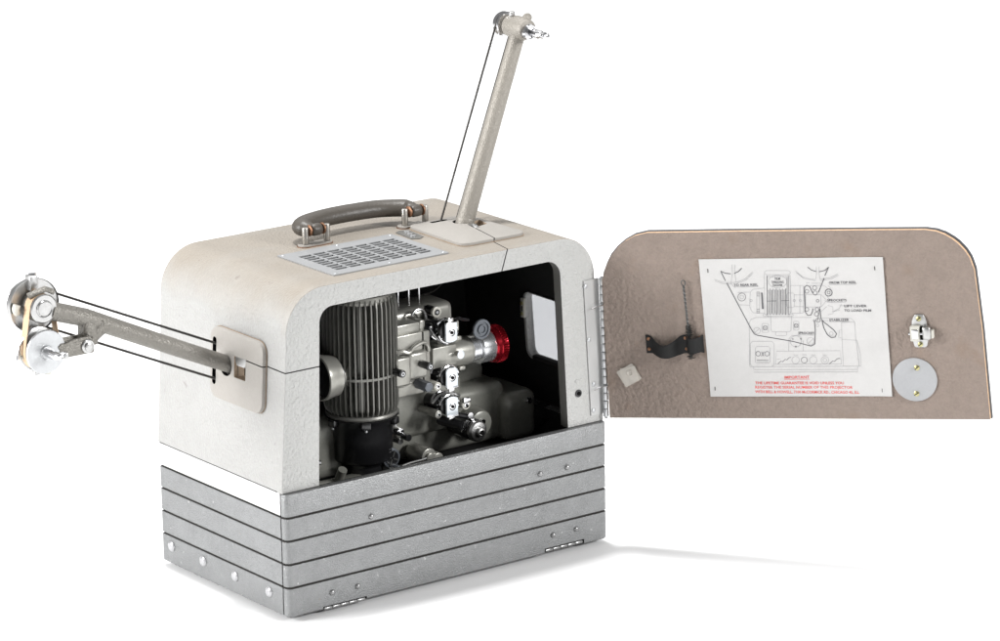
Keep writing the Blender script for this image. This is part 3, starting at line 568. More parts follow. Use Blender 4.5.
INK=[(0.75,0,[(140,165.7),(144.5,163.3),(150.8,162.5)]),(0.75,0,[(154.7,162.9),(159.5,165),(163.4,168.6)]),(0.22,0,[(132.3,156.6),(141,153.2),(150.8,152.6),(156,153),(165.8,156.6),(174.9,164.3)]),(0.22,0,[(132.9,154.8),(140.9,151.6),(150.6,151)]),(0.22,0,[(156.3,151.5),(167,155.5),(175.3,163)]),(0.22,0,[(153,172.8),(152.7,163.7),(150.3,152.6)]),(0.22,0,[(156.1,172.8),(155.3,163.7),(156,153)]),(0.75,0,[(235.3,169.2),(239.4,165.8),(244.3,164.2)]),(0.75,0,[(247.6,163.9),(254,165.4),(258.1,169)]),(0.22,0,[(222,164.9),(228.6,158.6),(237.3,156),(243.1,155.4)]),(0.22,0,[(247.7,155.4),(259,157.3),(267.4,161.4)]),(0.22,0,[(244.8,169.9),(244.4,161.6),(243.2,155.9)]),(0.22,0,[(247.8,169.9),(247.2,161.6),(247.7,155.9)]),(0.22,0,[(222.6,163.1),(229.7,156.8),(243,153.9)]),(0.22,0,[(247.6,153.8),(260.2,156),(267.8,159.9)]),(0.75,0,[(140,165.7),(144.2,154.7)]),(0.75,0,[(145.6,152.1),(168,101),(170.9,95.2),(174.6,93.6),(212.6,86.9),(232.2,81.6),(236.4,83.7),(238.2,99.3),(238,110.3)]),(0.75,0,[(258.1,169),(253.3,159.5)]),(0.75,0,[(252.4,156.9),(244.8,140.9)]),(0.75,0,[(238.6,140.2),(235.9,147.4),(232.9,149),(230.3,147.2),(229.7,143.6),(228.8,119.7),(231.1,115.8),(234.7,116),(236.7,119.7),(237.5,123.3)]),(0.75,0,[(245.1,122.7),(245.3,112.3),(248.1,108.4),(258.3,99.2),(261,95.1),(259,91.4),(254.9,90.9),(251,94.1),(247.6,101.9),(246.4,109.7)]),(0.22,1,[(189.9,165.7),(214.4,165.5),(216.3,163.4),(216.2,162.9),(214,160.9),(189.5,161.1),(187.6,163.2),(187.7,163.7)]),(0.22,0,[(187.5,162.1),(184.4,117.9),(188.2,114.2)]),(0.22,0,[(215.5,160.8),(213.8,120.3),(209.7,114.1)]),(0.6,0,[(190.4,160),(187.1,116.6)]),(0.4,0,[(190.8,144.4),(188.9,118.1)]),(0.4,0,[(192.6,145.7),(190.5,116.5)]),(0.6,0,[(194.2,144.4),(192.3,118.1)]),(0.4,0,[(196,145.7),(193.9,116.5)]),(0.4,0,[(197.6,144.4),(195.7,118.1)]),(0.6,0,[(199.4,145.7),(197.3,116.5)]),(0.4,0,[(201,144.3),(199.1,118.1)]),(0.4,0,[(202.8,145.6),(200.4,116.5)]),(0.6,0,[(204.3,144.3),(202.2,118)]),(0.4,0,[(206.1,145.6),(203.8,116.5)]),(0.4,0,[(207.7,144.3),(205.6,118)]),(0.6,0,[(209.5,145.6),(207.1,116.4)]),(0.4,0,[(212.2,158.5),(209,118)]),(0.4,0,[(214,159.8),(210.5,116.4)]),(0.22,0,[(190.4,160),(190.3,157.9)]),(0.22,0,[(192.1,160),(191.9,157.9)]),(0.22,0,[(193.8,160),(193.6,157.9)]),(0.22,0,[(195.5,160),(195.3,157.9)]),(0.22,0,[(197.2,160),(197,157.9)]),(0.22,0,[(198.9,159.9),(198.7,157.9)]),(0.22,0,[(200.6,159.9),(200.4,157.9)]),(0.22,0,[(202.2,159.9),(202.1,157.8)]),(0.22,0,[(203.9,159.9),(203.8,157.8)]),(0.22,0,[(205.6,159.9),(205.4,157.8)]),(0.22,0,[(207.3,159.9),(207.1,157.8)]),(0.22,0,[(209,159.9),(208.8,157.8)]),(0.22,0,[(210.7,159.8),(210.5,157.8)]),(0.22,0,[(212.3,159.8),(212.2,157.8)]),(0.22,0,[(214,159.8),(213.9,157.7)]),(0.4,0,[(188.1,131.9),(198.9,132.1)]),(0.4,0,[(203,132.1),(212.2,132.3)]),(0.22,1,[(183.1,117.4),(214.8,117.2),(215.5,116.4),(215.5,115.9),(214.7,115.1),(182.9,115.3),(182.2,116.1),(182.2,116.6)]),(0.22,0,[(190.6,115.2),(189.6,99.5),(190.9,97.4),(209.9,97.4),(211.6,98.9),(213.4,115.1)]),(0.22,1,[(195.5,97.4),(205.8,97.4),(206.7,96.3),(206.6,94.2),(205.5,93.2),(195.2,93.2),(194.3,94.3),(194.4,96.4)]),(0.22,1,[(211.6,153.4),(210.4,150.3),(207.3,147.9),(203.1,146.6),(198.6,146.6),(194.6,148),(191.9,150.5),(191.2,153.5),(192.4,156.6),(195.5,159),(199.7,160.3),(204.2,160.2),(208.2,158.9),(210.9,156.4)]),(0.22,0,[(186.2,146.5),(173.8,145.1),(170.4,141.5),(168.6,125.8),(169.8,121.6),(172.1,119),(183.9,118.4)]),(0.4,1,[(165.1,136.5),(164.5,134.6),(163.2,133.1),(161.3,132.2),(159.4,132.3),(157.7,133.1),(156.6,134.7),(156.4,136.6),(157,138.5),(158.3,140.1),(160.1,140.9),(162.1,140.9),(163.8,140),(164.8,138.5)]),(0.22,1,[(162.8,136.6),(162.5,135.7),(161.9,134.9),(161,134.5),(160.1,134.5),(159.3,134.9),(158.8,135.7),(158.7,136.6),(159,137.5),(159.6,138.2),(160.5,138.6),(161.4,138.6),(162.2,138.2),(162.7,137.5)]),(0.22,1,[(172,132.6),(171.8,132),(171.4,131.6),(170.9,131.3),(170.3,131.3),(169.8,131.6),(169.5,132),(169.4,132.6),(169.6,133.2),(170,133.6),(170.5,133.9),(171.1,133.9),(171.6,133.6),(171.9,133.1)]),(0.22,0,[(156.8,141.6),(169.9,142)]),(0.22,0,[(156.4,128),(168.7,127.4)]),(1.6,0,[(183.2,141.4),(182.8,123.1)]),(0.4,0,[(177.6,141.9),(180.7,141.9)]),(0.4,0,[(177.5,139.8),(180.6,139.8)]),(0.4,0,[(177.3,137.8),(180.4,137.7)]),(0.4,0,[(176.1,123.1),(179.2,123.1)]),(0.4,0,[(175.9,121.1),(179,121)]),(0.4,0,[(175.7,119),(178.8,119)]),(0.22,0,[(177.7,142.4),(175.7,118.4)]),(0.22,0,[(180.8,142.4),(178.8,118.4)]),(0.22,1,[(216.1,148.9),(228.3,148.8),(229.3,147.8),(227,119.2),(225.9,118.2),(213.6,118.2),(212.7,119.3),(215,147.9)]),(0.22,1,[(211.6,140.6),(217.2,140.6),(218.4,139.3),(217.3,125.8),(215.9,124.5),(210.3,124.5),(209.1,125.8),(210.2,139.3)]),(0.22,0,[(218.3,138.5),(228.5,138.4)]),(0.22,0,[(217.3,125.5),(227.5,125.4)]),(0.22,0,[(225.3,148.8),(222.8,118.2)]),(0.22,1,[(219.1,132.3),(218.9,131.7),(218.5,131.2),(218,131),(217.4,131),(217,131.2),(216.6,131.7),(216.6,132.3),(216.7,132.8),(217.1,133.3),(217.7,133.5),(218.2,133.5),(218.7,133.3),(219,132.8)]),(0.22,1,[(225.7,132.2),(225.6,131.6),(225.2,131.2),(224.6,130.9),(224.1,131),(223.6,131.2),(223.3,131.7),(223.2,132.2),(223.4,132.8),(223.8,133.2),(224.3,133.5),(224.9,133.5),(225.3,133.2),(225.7,132.8)]),(0.22,1,[(231.4,138.9),(246.6,138.8),(247.3,138),(246.4,125.6),(245.5,124.8),(230.3,124.9),(229.6,125.7),(230.6,138.1)]),(0.22,0,[(247.4,138.8),(253.2,132),(246.3,124.8)]),(0.4,1,[(244.8,131.8),(244.6,131.1),(244.1,130.6),(243.5,130.3),(242.8,130.3),(242.2,130.6),(241.9,131.2),(241.8,131.8),(242,132.5),(242.4,133),(243.1,133.3),(243.8,133.3),(244.3,133),(244.7,132.5)]),(0.75,1,[(259.7,140.8),(259.2,139.1),(258.1,137.8),(256.5,137),(254.8,137),(253.3,137.8),(252.4,139.2),(252.1,140.8),(252.6,142.5),(253.8,143.9),(255.4,144.6),(257.1,144.6),(258.5,143.8),(259.5,142.5)]),(0.4,1,[(257.5,140.8),(257.3,140.1),(256.8,139.6),(256.2,139.3),(255.5,139.3),(254.9,139.6),(254.5,140.1),(254.4,140.8),(254.6,141.5),(255.1,142),(255.7,142.3),(256.4,142.3),(257,142),(257.4,141.5)]),(0.22,0,[(253.6,136.9),(258.9,129.9)]),(0.4,1,[(234.4,142.3),(234.2,141.4),(233.5,140.7),(232.7,140.3),(231.8,140.3),(231,140.7),(230.5,141.4),(230.4,142.3),(230.6,143.2),(231.3,143.9),(232.1,144.3),(233,144.3),(233.8,143.9),(234.3,143.2)]),(0.4,1,[(232.9,122.3),(232.6,121.4),(232,120.7),(231.1,120.3),(230.2,120.3),(229.4,120.7),(228.9,121.4),(228.8,122.3),(229.1,123.2),(229.7,123.9),(230.5,124.3),(231.4,124.3),(232.2,123.9),(232.7,123.2)]),(0.4,1,[(243.4,146.1),(243.1,145.1),(242.4,144.3),(241.4,143.8),(240.4,143.8),(239.5,144.3),(239,145.1),(238.8,146.1),(239.1,147.1),(239.8,147.9),(240.8,148.4),(241.8,148.4),(242.7,147.9),(243.2,147.1)]),(0.4,1,[(243.5,140.4),(243.2,139.4),(242.5,138.6),(241.5,138.1),(240.5,138.1),(239.6,138.6),(239,139.4),(238.9,140.4),(239.2,141.4),(239.9,142.2),(240.8,142.7),(241.9,142.7),(242.7,142.2),(243.3,141.4)]),(0.4,1,[(243.8,122.2),(243.5,121.3),(242.9,120.6),(242.1,120.2),(241.2,120.2),(240.4,120.6),(239.9,121.3),(239.7,122.2),(240,123.1),(240.6,123.9),(241.5,124.3),(242.4,124.2),(243.2,123.8),(243.7,123.1)]),(0.4,1,[(243.1,117),(242.8,116),(242.1,115.2),(241.2,114.7),(240.2,114.7),(239.3,115.2),(238.7,116),(238.6,117),(238.9,118.1),(239.6,118.9),(240.5,119.3),(241.5,119.3),(242.4,118.8),(243,118)]),(0.4,1,[(244.4,110.2),(244.1,109.2),(243.4,108.4),(242.4,108),(241.4,108),(240.5,108.4),(240,109.2),(239.8,110.3),(240.1,111.3),(240.8,112.1),(241.8,112.5),(242.8,112.5),(243.7,112.1),(244.3,111.3)]),(0.22,1,[(242.7,104.5),(242.5,103.8),(242,103.3),(241.4,103),(240.7,103),(240.1,103.3),(239.7,103.9),(239.6,104.5),(239.8,105.2),(240.3,105.8),(240.9,106.1),(241.6,106),(242.2,105.7),(242.6,105.2)]),(0.22,1,[(239,110),(238.9,109.4),(238.5,109),(237.9,108.7),(237.4,108.7),(236.9,109),(236.6,109.5),(236.5,110),(236.7,110.6),(237,111),(237.6,111.3),(238.1,111.3),(238.6,111),(238.9,110.6)]),(0.22,0,[(236,148.7),(252,148.6),(255.5,144.7)]),(0.22,0,[(238.2,151.3),(248.4,151.2)]),(0.22,0,[(255.8,148.6),(258.1,146),(256.9,136.9)]),(0.22,0,[(253.6,126.6),(259.1,125.2),(259,117.4),(253.3,116.2)]),(0.22,0,[(233,150.1),(232.4,151.9),(236.2,151.8)]),(0.4,0,[(245.3,125.3),(241.6,109.7)]),(0.22,0,[(268.9,128.3),(266,123.1),(258.6,119.5)]),(0.22,0,[(266.7,126.2),(281.9,126.1)]),(0.22,0,[(244.1,109.7),(253.3,109.9)]),(0.22,0,[(252.7,125.3),(245.9,119.6)]),(0.22,0,[(163,59.2),(166.5,107.5),(168.9,111.7),(174.8,113.7),(235.2,113.4)]),(0.22,0,[(245.4,112.8),(278.3,112.1),(281.6,108),(281.3,91.3),(283,59)]),(0.22,0,[(267.3,107.5),(266.4,88.8),(282.6,87.7)]),(0.22,0,[(267.3,107.5),(281.6,108)]),(0.22,0,[(266.7,99.2),(264.2,99.2),(263,90.9),(266,90.3)]),(0.22,0,[(266.4,88.8),(265.7,59),(285,59),(285,73.1),(282.6,87.7)]),(0.22,1,[(168.4,87),(189.5,87),(191.9,84.3),(190,61.2),(187.2,58.6),(166.1,58.6),(163.7,61.3),(165.6,84.4)]),(0.22,1,[(172.6,81.2),(185.5,81.2),(186.9,79.6),(185.6,63.9),(183.9,62.3),(171,62.3),(169.6,63.9),(170.9,79.7)]),(0.4,1,[(176,73.1),(175.7,72),(174.9,71),(173.8,70.5),(172.7,70.5),(171.7,71),(171,72),(170.9,73.1),(171.2,74.2),(172,75.2),(173.1,75.7),(174.2,75.7),(175.2,75.1),(175.9,74.2)]),(0.4,1,[(185.8,73.1),(185.5,71.9),(184.7,71),(183.6,70.5),(182.5,70.5),(181.5,71),(180.8,71.9),(180.7,73.1),(181,74.2),(181.8,75.1),(182.9,75.6),(184,75.6),(185,75.1),(185.7,74.2)]),(0.4,0,[(177.3,75.5),(179.4,70.2)]),(0.4,0,[(180.1,75.4),(176.8,70.2)]),(0.4,0,[(171.3,66),(184.2,65.7)]),(0.22,0,[(171.2,64.2),(184,63.9)]),(0.22,1,[(177.9,98.8),(177.4,97.2),(176.3,95.9),(174.8,95.2),(173.2,95.3),(171.8,96),(170.9,97.2),(170.7,98.8),(171.2,100.4),(172.3,101.7),(173.8,102.4),(175.4,102.4),(176.8,101.7),(177.7,100.4)]),(0.22,0,[(171.5,96.5),(177.1,101.2)]),(0.22,1,[(236.2,87.1),(235.7,85.3),(234.4,83.8),(232.7,83),(230.9,83),(229.3,83.8),(228.3,85.3),(228,87.1),(228.6,88.9),(229.8,90.4),(231.5,91.2),(233.3,91.1),(234.9,90.3),(235.9,88.9)]),(0.22,0,[(229.1,84.2),(235.4,89.9)]),(0.22,1,[(257.2,95.3),(257,94.4),(256.4,93.7),(255.5,93.3),(254.6,93.3),(253.8,93.7),(253.3,94.4),(253.2,95.3),(253.4,96.3),(254.1,97),(254.9,97.4),(255.8,97.4),(256.6,97),(257.1,96.2)]),(0.22,1,[(181.2,106.9),(186.8,106.9),(187.5,106.1),(186.8,97.7),(186,96.9),(180.3,97),(179.6,97.8),(180.3,106.1)]),(0.4,1,[(185.9,101.9),(185.6,100.9),(184.9,100.1),(183.9,99.6),(182.9,99.6),(182,100.1),(181.4,100.9),(181.3,101.9),(181.6,103),(182.3,103.8),(183.3,104.2),(184.3,104.2),(185.2,103.8),(185.7,102.9)]),(0.22,0,[(181.2,104.3),(185.9,99)]),(0.22,0,[(186.3,104.3),(180.8,99.1)]),(0.22,1,[(216,109.1),(220.3,109.1),(221,108.3),(220.4,100.2),(219.5,99.4),(215.2,99.4),(214.5,100.2),(215.1,108.3)]),(0.4,1,[(219.7,104.4),(219.4,103.5),(218.8,102.7),(217.9,102.3),(217,102.3),(216.2,102.8),(215.7,103.5),(215.6,104.4),(215.9,105.3),(216.5,106),(217.3,106.4),(218.3,106.4),(219,106),(219.6,105.3)]),(0.22,0,[(215.8,106.7),(219.7,101.5)]),(0.22,0,[(220.1,106.7),(215.4,101.5)]),(0.22,0,[(207.1,75.9),(208.8,90),(212.1,93.2),(219.9,93.7),(222.7,91)]),(0.22,1,[(222.1,86.9),(221.3,84.1),(219.4,81.9),(216.9,80.7),(214.1,80.8),(211.7,82),(210.2,84.2),(209.8,86.9),(210.7,89.6),(212.5,91.8),(215.1,93),(217.8,93),(220.2,91.8),(221.7,89.6)]),(0.4,1,[(213.4,89.5),(213.1,89),(212.6,89),(212.3,89.5),(212.6,90),(213.2,90)]),(0.4,1,[(222.6,89.7),(222.2,89),(221.4,89.1),(221.1,89.7),(221.5,90.4),(222.3,90.4)]),(0.4,1,[(216.3,81.1),(215.8,80.4),(215.1,80.4),(214.7,81.1),(215.2,81.8),(216,81.8)]),(0.22,0,[(224,87.9),(223,75.9)]),(0.22,0,[(191.6,61.2),(193.8,75.9),(263.4,76.3),(263.8,61.1)]),(0.22,0,[(167.1,58.6),(167.1,52.3),(281,52.7),(281.1,58.5)]),(0.22,0,[(167.8,55.2),(280.6,55.3)]),(0.22,0,[(163,58.6),(285,59)]),(0.22,0,[(191.6,61.2),(263.8,61.6)]),(0.22,1,[(218.1,65.9),(217.6,64.1),(216.3,62.6),(214.6,61.8),(212.8,61.8),(211.2,62.6),(210.2,64.1),(209.9,65.9),(210.5,67.7),(211.7,69.2),(213.5,70),(215.3,70),(216.9,69.2),(217.9,67.7)]),(0.4,1,[(226.9,65.9),(226.4,64.4),(225.4,63.2),(224,62.6),(222.5,62.6),(221.2,63.2),(220.4,64.4),(220.2,65.9),(220.6,67.4),(221.7,68.6),(223,69.2),(224.5,69.2),(225.8,68.6),(226.6,67.4)]),(0.22,1,[(237.3,65.9),(236.8,64),(235.5,62.6),(233.8,61.8),(232,61.8),(230.4,62.6),(229.4,64.1),(229.2,65.9),(229.7,67.7),(231,69.2),(232.7,70),(234.5,70),(236.1,69.1),(237.1,67.7)]),(0.22,1,[(250.1,65.8),(249.6,64),(248.3,62.6),(246.6,61.8),(244.8,61.8),(243.2,62.6),(242.2,64),(241.9,65.9),(242.5,67.7),(243.7,69.1),(245.4,69.9),(247.3,69.9),(248.8,69.1),(249.9,67.7)]),(0.22,1,[(248.1,65.8),(247.8,64.9),(247.2,64.2),(246.3,63.8),(245.4,63.8),(244.6,64.2),(244.1,64.9),(244,65.9),(244.3,66.8),(244.9,67.5),(245.7,67.9),(246.6,67.9),(247.4,67.5),(247.9,66.8)]),(0.22,0,[(211.9,71.7),(217.1,71.7)]),(0.22,0,[(221.4,71.7),(226.5,71.7)]),(0.22,0,[(231.2,71.6),(236.3,71.6)]),(0.22,0,[(243.9,71.6),(249,71.6)]),(0.4,0,[(194.2,61.7),(198,64.9),(199.5,63.8),(202.8,67),(204.3,65.9),(207.1,68.6),(209.2,69.1)]),(0.4,0,[(250.6,61.6),(254.4,64.8),(256.4,64.3),(259.7,67.4),(262.3,67.9)]),(0.22,0,[(193.6,67),(196.9,67)]),(0.22,0,[(258.4,67.4),(263.5,67.1)]),(0.22,0,[(155.1,148.9),(153.9,146.8),(150.2,152)]),(0.22,0,[(258.7,153),(256,151.2)]),(0.22,0,[(250.7,131.8),(253.9,131)]),(0.22,0,[(266.4,121.3),(257.6,119.5)]),(0.22,0,[(152.9,147.8),(179.7,147.9)]),(0.22,0,[(257.4,149.6),(286.7,149.6)]),(0.22,0,[(253.3,129.9),(274.1,130.1)]),(0.22,0,[(254.2,108.4),(275.5,108.5)]),(0.22,0,[(218.9,94.2),(236.2,93.6)])]
RED_INK=[(0.4, 0, [(199.9, 44.1), (227.7, 44.4)])]
TEXTS=[('TO REAR REEL', 153.0, 148.6, 26.8, 0.6, 'l'), ('FROM TOP REEL', 258.0, 150.4, 28.8, 0.6, 'l'), ('FILM', 201.6, 155.3, 5.6, 0.5, 'c'), ('THREADING', 201.3, 151.6, 13.5, 0.5, 'c'), ('DIAGRAM', 201.0, 148.2, 10.2, 0.5, 'c'), ('SPROCKETS', 253.9, 131.0, 20.8, 0.3, 'l'), ('LIFT LEVER', 271.7, 124.6, 24.3, -0.2, 'l'), ('TO LOAD FILM', 271.3, 119.7, 29.1, -0.4, 'l'), ('STABILIZER', 254.2, 109.1, 21.4, 0.5, 'l'), ('SPROCKET', 219.4, 95.0, 17.4, -1.3, 'l')]
RED_TEXTS=[('IMPORTANT', 200.3, 45.7, 27.3, 0.4, 'l'), ('THE LIFETIME GUARANTEE IS VOID UNLESS YOU', 167.5, 39.4, 97.2, -0.1, 'l'), ('REGISTER THE SERIAL NUMBER OF THIS PROJECTOR', 167.1, 34.6, 106.9, -0.1, 'l'), ('WITH BELL & HOWELL, 7100 McCORMICK RD., CHICAGO 45, ILL.', 166.7, 29.6, 114.5, -0.3, 'l')]
STAPLES=[(125.9, 166.1), (307.7, 167.2), (122.4, 33.8), (305.8, 32.0)]
# ---- open side panel (door); local frame: a = away from the hinge, z = up the panel, n = out of its lining
DO = Vector((0.42, -0.004, 0.1382)); DU = Vector((0.5845, -0.8083, 0.0716)); DV = Vector((-0.081, 0.0296, 0.9963)); DN = Vector((-0.8074, -0.5881, -0.0482))
DF = frame(DO, DU.normalized(), DV.normalized(), DN.normalized())
DFn = Vector(DU.normalized()).cross(DV.normalized())
DF = frame(DO, DU.normalized(), DV.normalized(), (DN.normalized()))
dpoly = [(0.0035, 0.0), (0.4200, 0.0), (0.4178, 0.0500), (0.4160, 0.1000), (0.4140, 0.1450)]
dpoly = [(0.0008, 0.0), (0.4195, -0.0008), (0.4172, 0.0981), (0.4132, 0.1640), (0.4094, 0.1769), (0.4048, 0.1850), (0.3980, 0.1930), (0.3920, 0.1980), (0.3840, 0.2030), (0.3750, 0.2065), (0.3640, 0.2082),
         (0.3000, 0.2086), (0.1500, 0.2088), (0.0620, 0.2086), (0.0480, 0.2055), (0.0368, 0.1997), (0.0270, 0.1920), (0.0197, 0.1838), (0.0140, 0.1740), (0.0090, 0.1630), (0.0065, 0.1500), (0.0034, 0.0700)]
dr = MB()
dr.prism(dpoly, DF, -0.0045, 0.0, 'board', side='board_edge')
door = dr.build('door', case, 50, 'open side panel lined with brown fibreboard, raw tan edge')
sk = MB(); cc_ = Vector((0.21, 0.10)); sk.prism([tuple(cc_ + (Vector(q) - cc_) * 1.006) for q in dpoly], DF, -0.0095, -0.0047, 'door_skin', bev=0.0006); sk.build('outer_skin', door)

# diagram sheet: paper with its printed lines and lettering
pm = MB()
nx, ny = 14, 10
def warp(a, z):
    e = 0.0
    if z < 0.034: e += (0.034 - z) * 0.07
    if a > 0.305: e += (a - 0.305) * 0.07
    e += 0.00025 * math.sin(a * 60) * math.sin(z * 75 + 1)
    return 0.0007 + e
pa = (0.1168, 0.3168); pz = (0.0252, 0.1791)
V = []; Fp = []
for j in range(ny + 1):
    for i in range(nx + 1):
        u = i / nx; v = j / ny
        a = (pa[0] + (pa[1] - pa[0]) * u) + 0.0010 * (v - .5) * (1 if u > .5 else 0); z = pz[0] + (pz[1] - pz[0]) * v + 0.0006 * (u - .5)
        V.append((a, z, warp(a, z)))
n0 = len(V)
V += [(x, y, h - 0.00025) for x, y, h in V]
for j in range(ny):
    for i in range(nx):
        q = (j * (nx + 1) + i, j * (nx + 1) + i + 1, (j + 1) * (nx + 1) + i + 1, (j + 1) * (nx + 1) + i); Fp.append(q); Fp.append(tuple(n0 + k for k in q[::-1]))
bd = [i for i in range(nx + 1)] + [j * (nx + 1) + nx for j in range(1, ny + 1)] + [ny * (nx + 1) + i for i in range(nx - 1, -1, -1)] + [j * (nx + 1) for j in range(ny - 1, 0, -1)]
for k in range(len(bd)): a = bd[k]; c_ = bd[(k + 1) % len(bd)]; Fp.append((a, c_, n0 + c_, n0 + a))
pm.add(V, Fp, 'paper', DF)
def stroke(pts, w, closed, m, lift=0.00032):
    P = [Vector((x / 1000, z / 1000)) for x, z in pts]
    n = len(P); L_ = []; R2 = []
    for i, p in enumerate(P):
        a = P[(i - 1) % n] if (closed or i > 0) else p; c_ = P[(i + 1) % n] if (closed or i < n - 1) else p
        t = (c_ - a)
        if t.length < 1e-9: t = Vector((1, 0))
        t.normalize(); nn = Vector((-t.y, t.x)) * w / 2000
        L_.append(p + nn); R2.append(p - nn)
    V = [(q.x, q.y, warp(q.x, q.y) + lift) for q in L_ + R2]
    rng = n if closed else n - 1
    pm.add(V, [(i, (i + 1) % n, n + (i + 1) % n, n + i) for i in range(rng)], m, DF)
for w, cl, pts in INK: stroke(pts, max(w * 1.15, .3), cl, 'ink' if w > 0.3 else 'ink_pale', 0.00032 if w > .3 else 0.00026)
for w, cl, pts in RED_INK: stroke(pts, w, cl, 'ink_red')
def lettering(txt, x, z, width, ang, al, m):
    cu = bpy.data.curves.new('t', 'FONT'); cu.body = txt; cu.size = 1.0; cu.resolution_u = 2; cu.align_x = 'LEFT'; cu.offset = 0.016
    o = bpy.data.objects.new('t', cu); scene.collection.objects.link(o); bpy.context.view_layer.update()
    me = o.evaluated_get(bpy.context.evaluated_depsgraph_get()).to_mesh()
    xs = [v.co.x for v in me.vertices]; ys = [v.co.y for v in me.vertices]
    w0 = max(xs) - min(xs); s = width / 1000 / w0; hgt = 0.0031 if m == 'ink_red' else 0.0027; sy = hgt / 0.72
    ca, sa = math.cos(math.radians(ang)), math.sin(math.radians(ang)); V = []
    for v in me.vertices:
        px = (v.co.x - min(xs)) * s - (width / 2000 if al == 'c' else 0); py = v.co.y * sy
        a = x / 1000 + px * ca - py * sa; b_ = z / 1000 + px * sa + py * ca
        V.append((a, b_, warp(a, b_) + 0.00036))
    pm.add(V, [tuple(p.vertices) for p in me.polygons], m, DF)
    o.evaluated_get(bpy.context.evaluated_depsgraph_get()).to_mesh_clear(); bpy.data.objects.remove(o); bpy.data.curves.remove(cu)
for t_ in TEXTS: lettering(t_[0], t_[1], t_[2], t_[3], t_[4], t_[5], 'ink')
for t_ in RED_TEXTS: lettering(t_[0], t_[1], t_[2] - .6, t_[3], t_[4], t_[5], 'ink_red')
for a, z in STAPLES: pm.box(a / 1000 - .0003, a / 1000 + .0003, z / 1000 - .0021, z / 1000 + .0021, 0.0006, 0.0014, 'spring', DF)
pm_obj = pm.build('diagram_sheet', door, 80, 'white stapled film threading diagram with red notice')

def dpt(a, z, h=0.0): return DF @ Vector((a, z, h))
# leather strap with four copper rivets
sm = MB(); n = 20; V = []
for i in range(n + 1):
    t = i / n; a = 0.0500 + 0.0640 * t
    # bulging loop left of centre, then flat, then the small loop that holds the brush
    hgt = 0.0014 + 0.0105 * max(0, math.sin(PI * min(1, max(0, (t - 0.10) / 0.48)))) ** 1.0 + 0.0098 * max(0, math.sin(PI * min(1, max(0, (t - 0.70) / 0.26)))) ** .6
    zc = 0.0845 - 0.0062 * max(0, math.sin(PI * min(1, max(0, (t - 0.05) / 0.62)))) ** 1.3
    hw = 0.0102 - 0.0030 * max(0, math.sin(PI * min(1, max(0, (t - .05) / 0.55))))
    if t > .72 and t < .96: hw = 0.0085
    V += [(a, zc - hw, hgt), (a, zc + hw, hgt), (a, zc - hw, hgt - 0.0013), (a, zc + hw, hgt - 0.0013)]
Fq = []
for i in range(n):
    b0 = 4 * i; b1 = 4 * i + 4
    Fq += [(b0, b0 + 1, b1 + 1, b1), (b0 + 2, b1 + 2, b1 + 3, b0 + 3), (b0, b1, b1 + 2, b0 + 2), (b0 + 1, b0 + 3, b1 + 3, b1 + 1)]
Fq += [(0, 2, 3, 1), (4 * n, 4 * n + 1, 4 * n + 3, 4 * n + 2)]
sm.add(V, Fq, 'rubber', DF)
for a, z in ((0.0530, 0.0905), (0.0530, 0.0790), (0.0945, 0.0912), (0.0950, 0.0790), (0.1108, 0.0915), (0.1112, 0.0790)):
    sm.lathe([(0.0020, 0.0006), (0.0020, 0.0018), (0.0012, 0.0026)], DF @ Matrix.Translation((a, z, 0)), 'copper', 14)
sm.build('strap', door, 50, 'black leather strap with copper rivets')
# clear plastic tab
pt = MB()
for ang, sc, h in ((28, 1.0, 0.0006), (12, .86, 0.0016)):
    c0 = Vector((0.0275, 0.0490)) + (Vector((0.001, 0.001)) if sc < 1 else Vector((0, 0))); ca, sa = math.cos(math.radians(ang)), math.sin(math.radians(ang))
    q = [tuple(c0 + Vector((x * ca - y * sa, x * sa + y * ca)) * sc) for x, y in rrect(-0.0105, 0.0105, -0.0100, 0.0100, 0.0015, 3)]
    pt.prism(q, DF, h, h + 0.0008, 'plastic')
pt.lathe([(0.0036, 0.0024), (0.0040, 0.0032), (0.0028, 0.0036), (0.0022, 0.0030)], DF @ Matrix.Translation((0.0290, 0.0520, 0)), 'plastic', 18)
pt.build('plastic_tab', door, 50, 'small cloudy plastic square low beside the hinge')
# latch catch
cm = MB()
cm.prism(round_poly([(0.3445, 0.0800), (0.3575, 0.0800), (0.3600, 0.0890), (0.3590, 0.1090), (0.3560, 0.1165), (0.3470, 0.1165), (0.3430, 0.1090), (0.3430, 0.0880)], .0025, 4), DF, 0.0004, 0.0022, 'chrome_soft', bev=0.0005)
cm.box(0.3420, 0.3520, 0.0885, 0.1050, 0.0020, 0.0090, 'cream', DF, 0.0010)
cm.box(0.3440, 0.3510, 0.0915, 0.1020, 0.0085, 0.0100, 'chrome', DF, 0.0004)
cm.box(0.3520, 0.3550, 0.0895, 0.1035, 0.0020, 0.0060, 'hole', DF)
cm.box(0.3550, 0.3640, 0.0900, 0.1045, 0.0020, 0.0100, 'chrome_soft', DF, 0.0022)
cm.cyl(dpt(0.3400, 0.0965, 0.0060), dpt(0.3665, 0.0965, 0.0060), 0.0016, 'chrome', 12)
cm.box(0.3635, 0.3668, 0.0915, 0.1005, 0.0020, 0.0080, 'cream', DF, 0.0008)
for z in (0.1118, 0.0835):
    cm.lathe([(0.0029, 0.0018), (0.0029, 0.0030), (0.0018, 0.0038)], DF @ Matrix.Translation((0.3510, z, 0)), 'brass', 16)
    cm.box(-0.0026, 0.0026, -0.0004, 0.0004, 0.0034, 0.0041, 'hole', DF @ Matrix.Translation((0.3510, z, 0)) @ Matrix.Rotation(.6, 4, 'Z'))
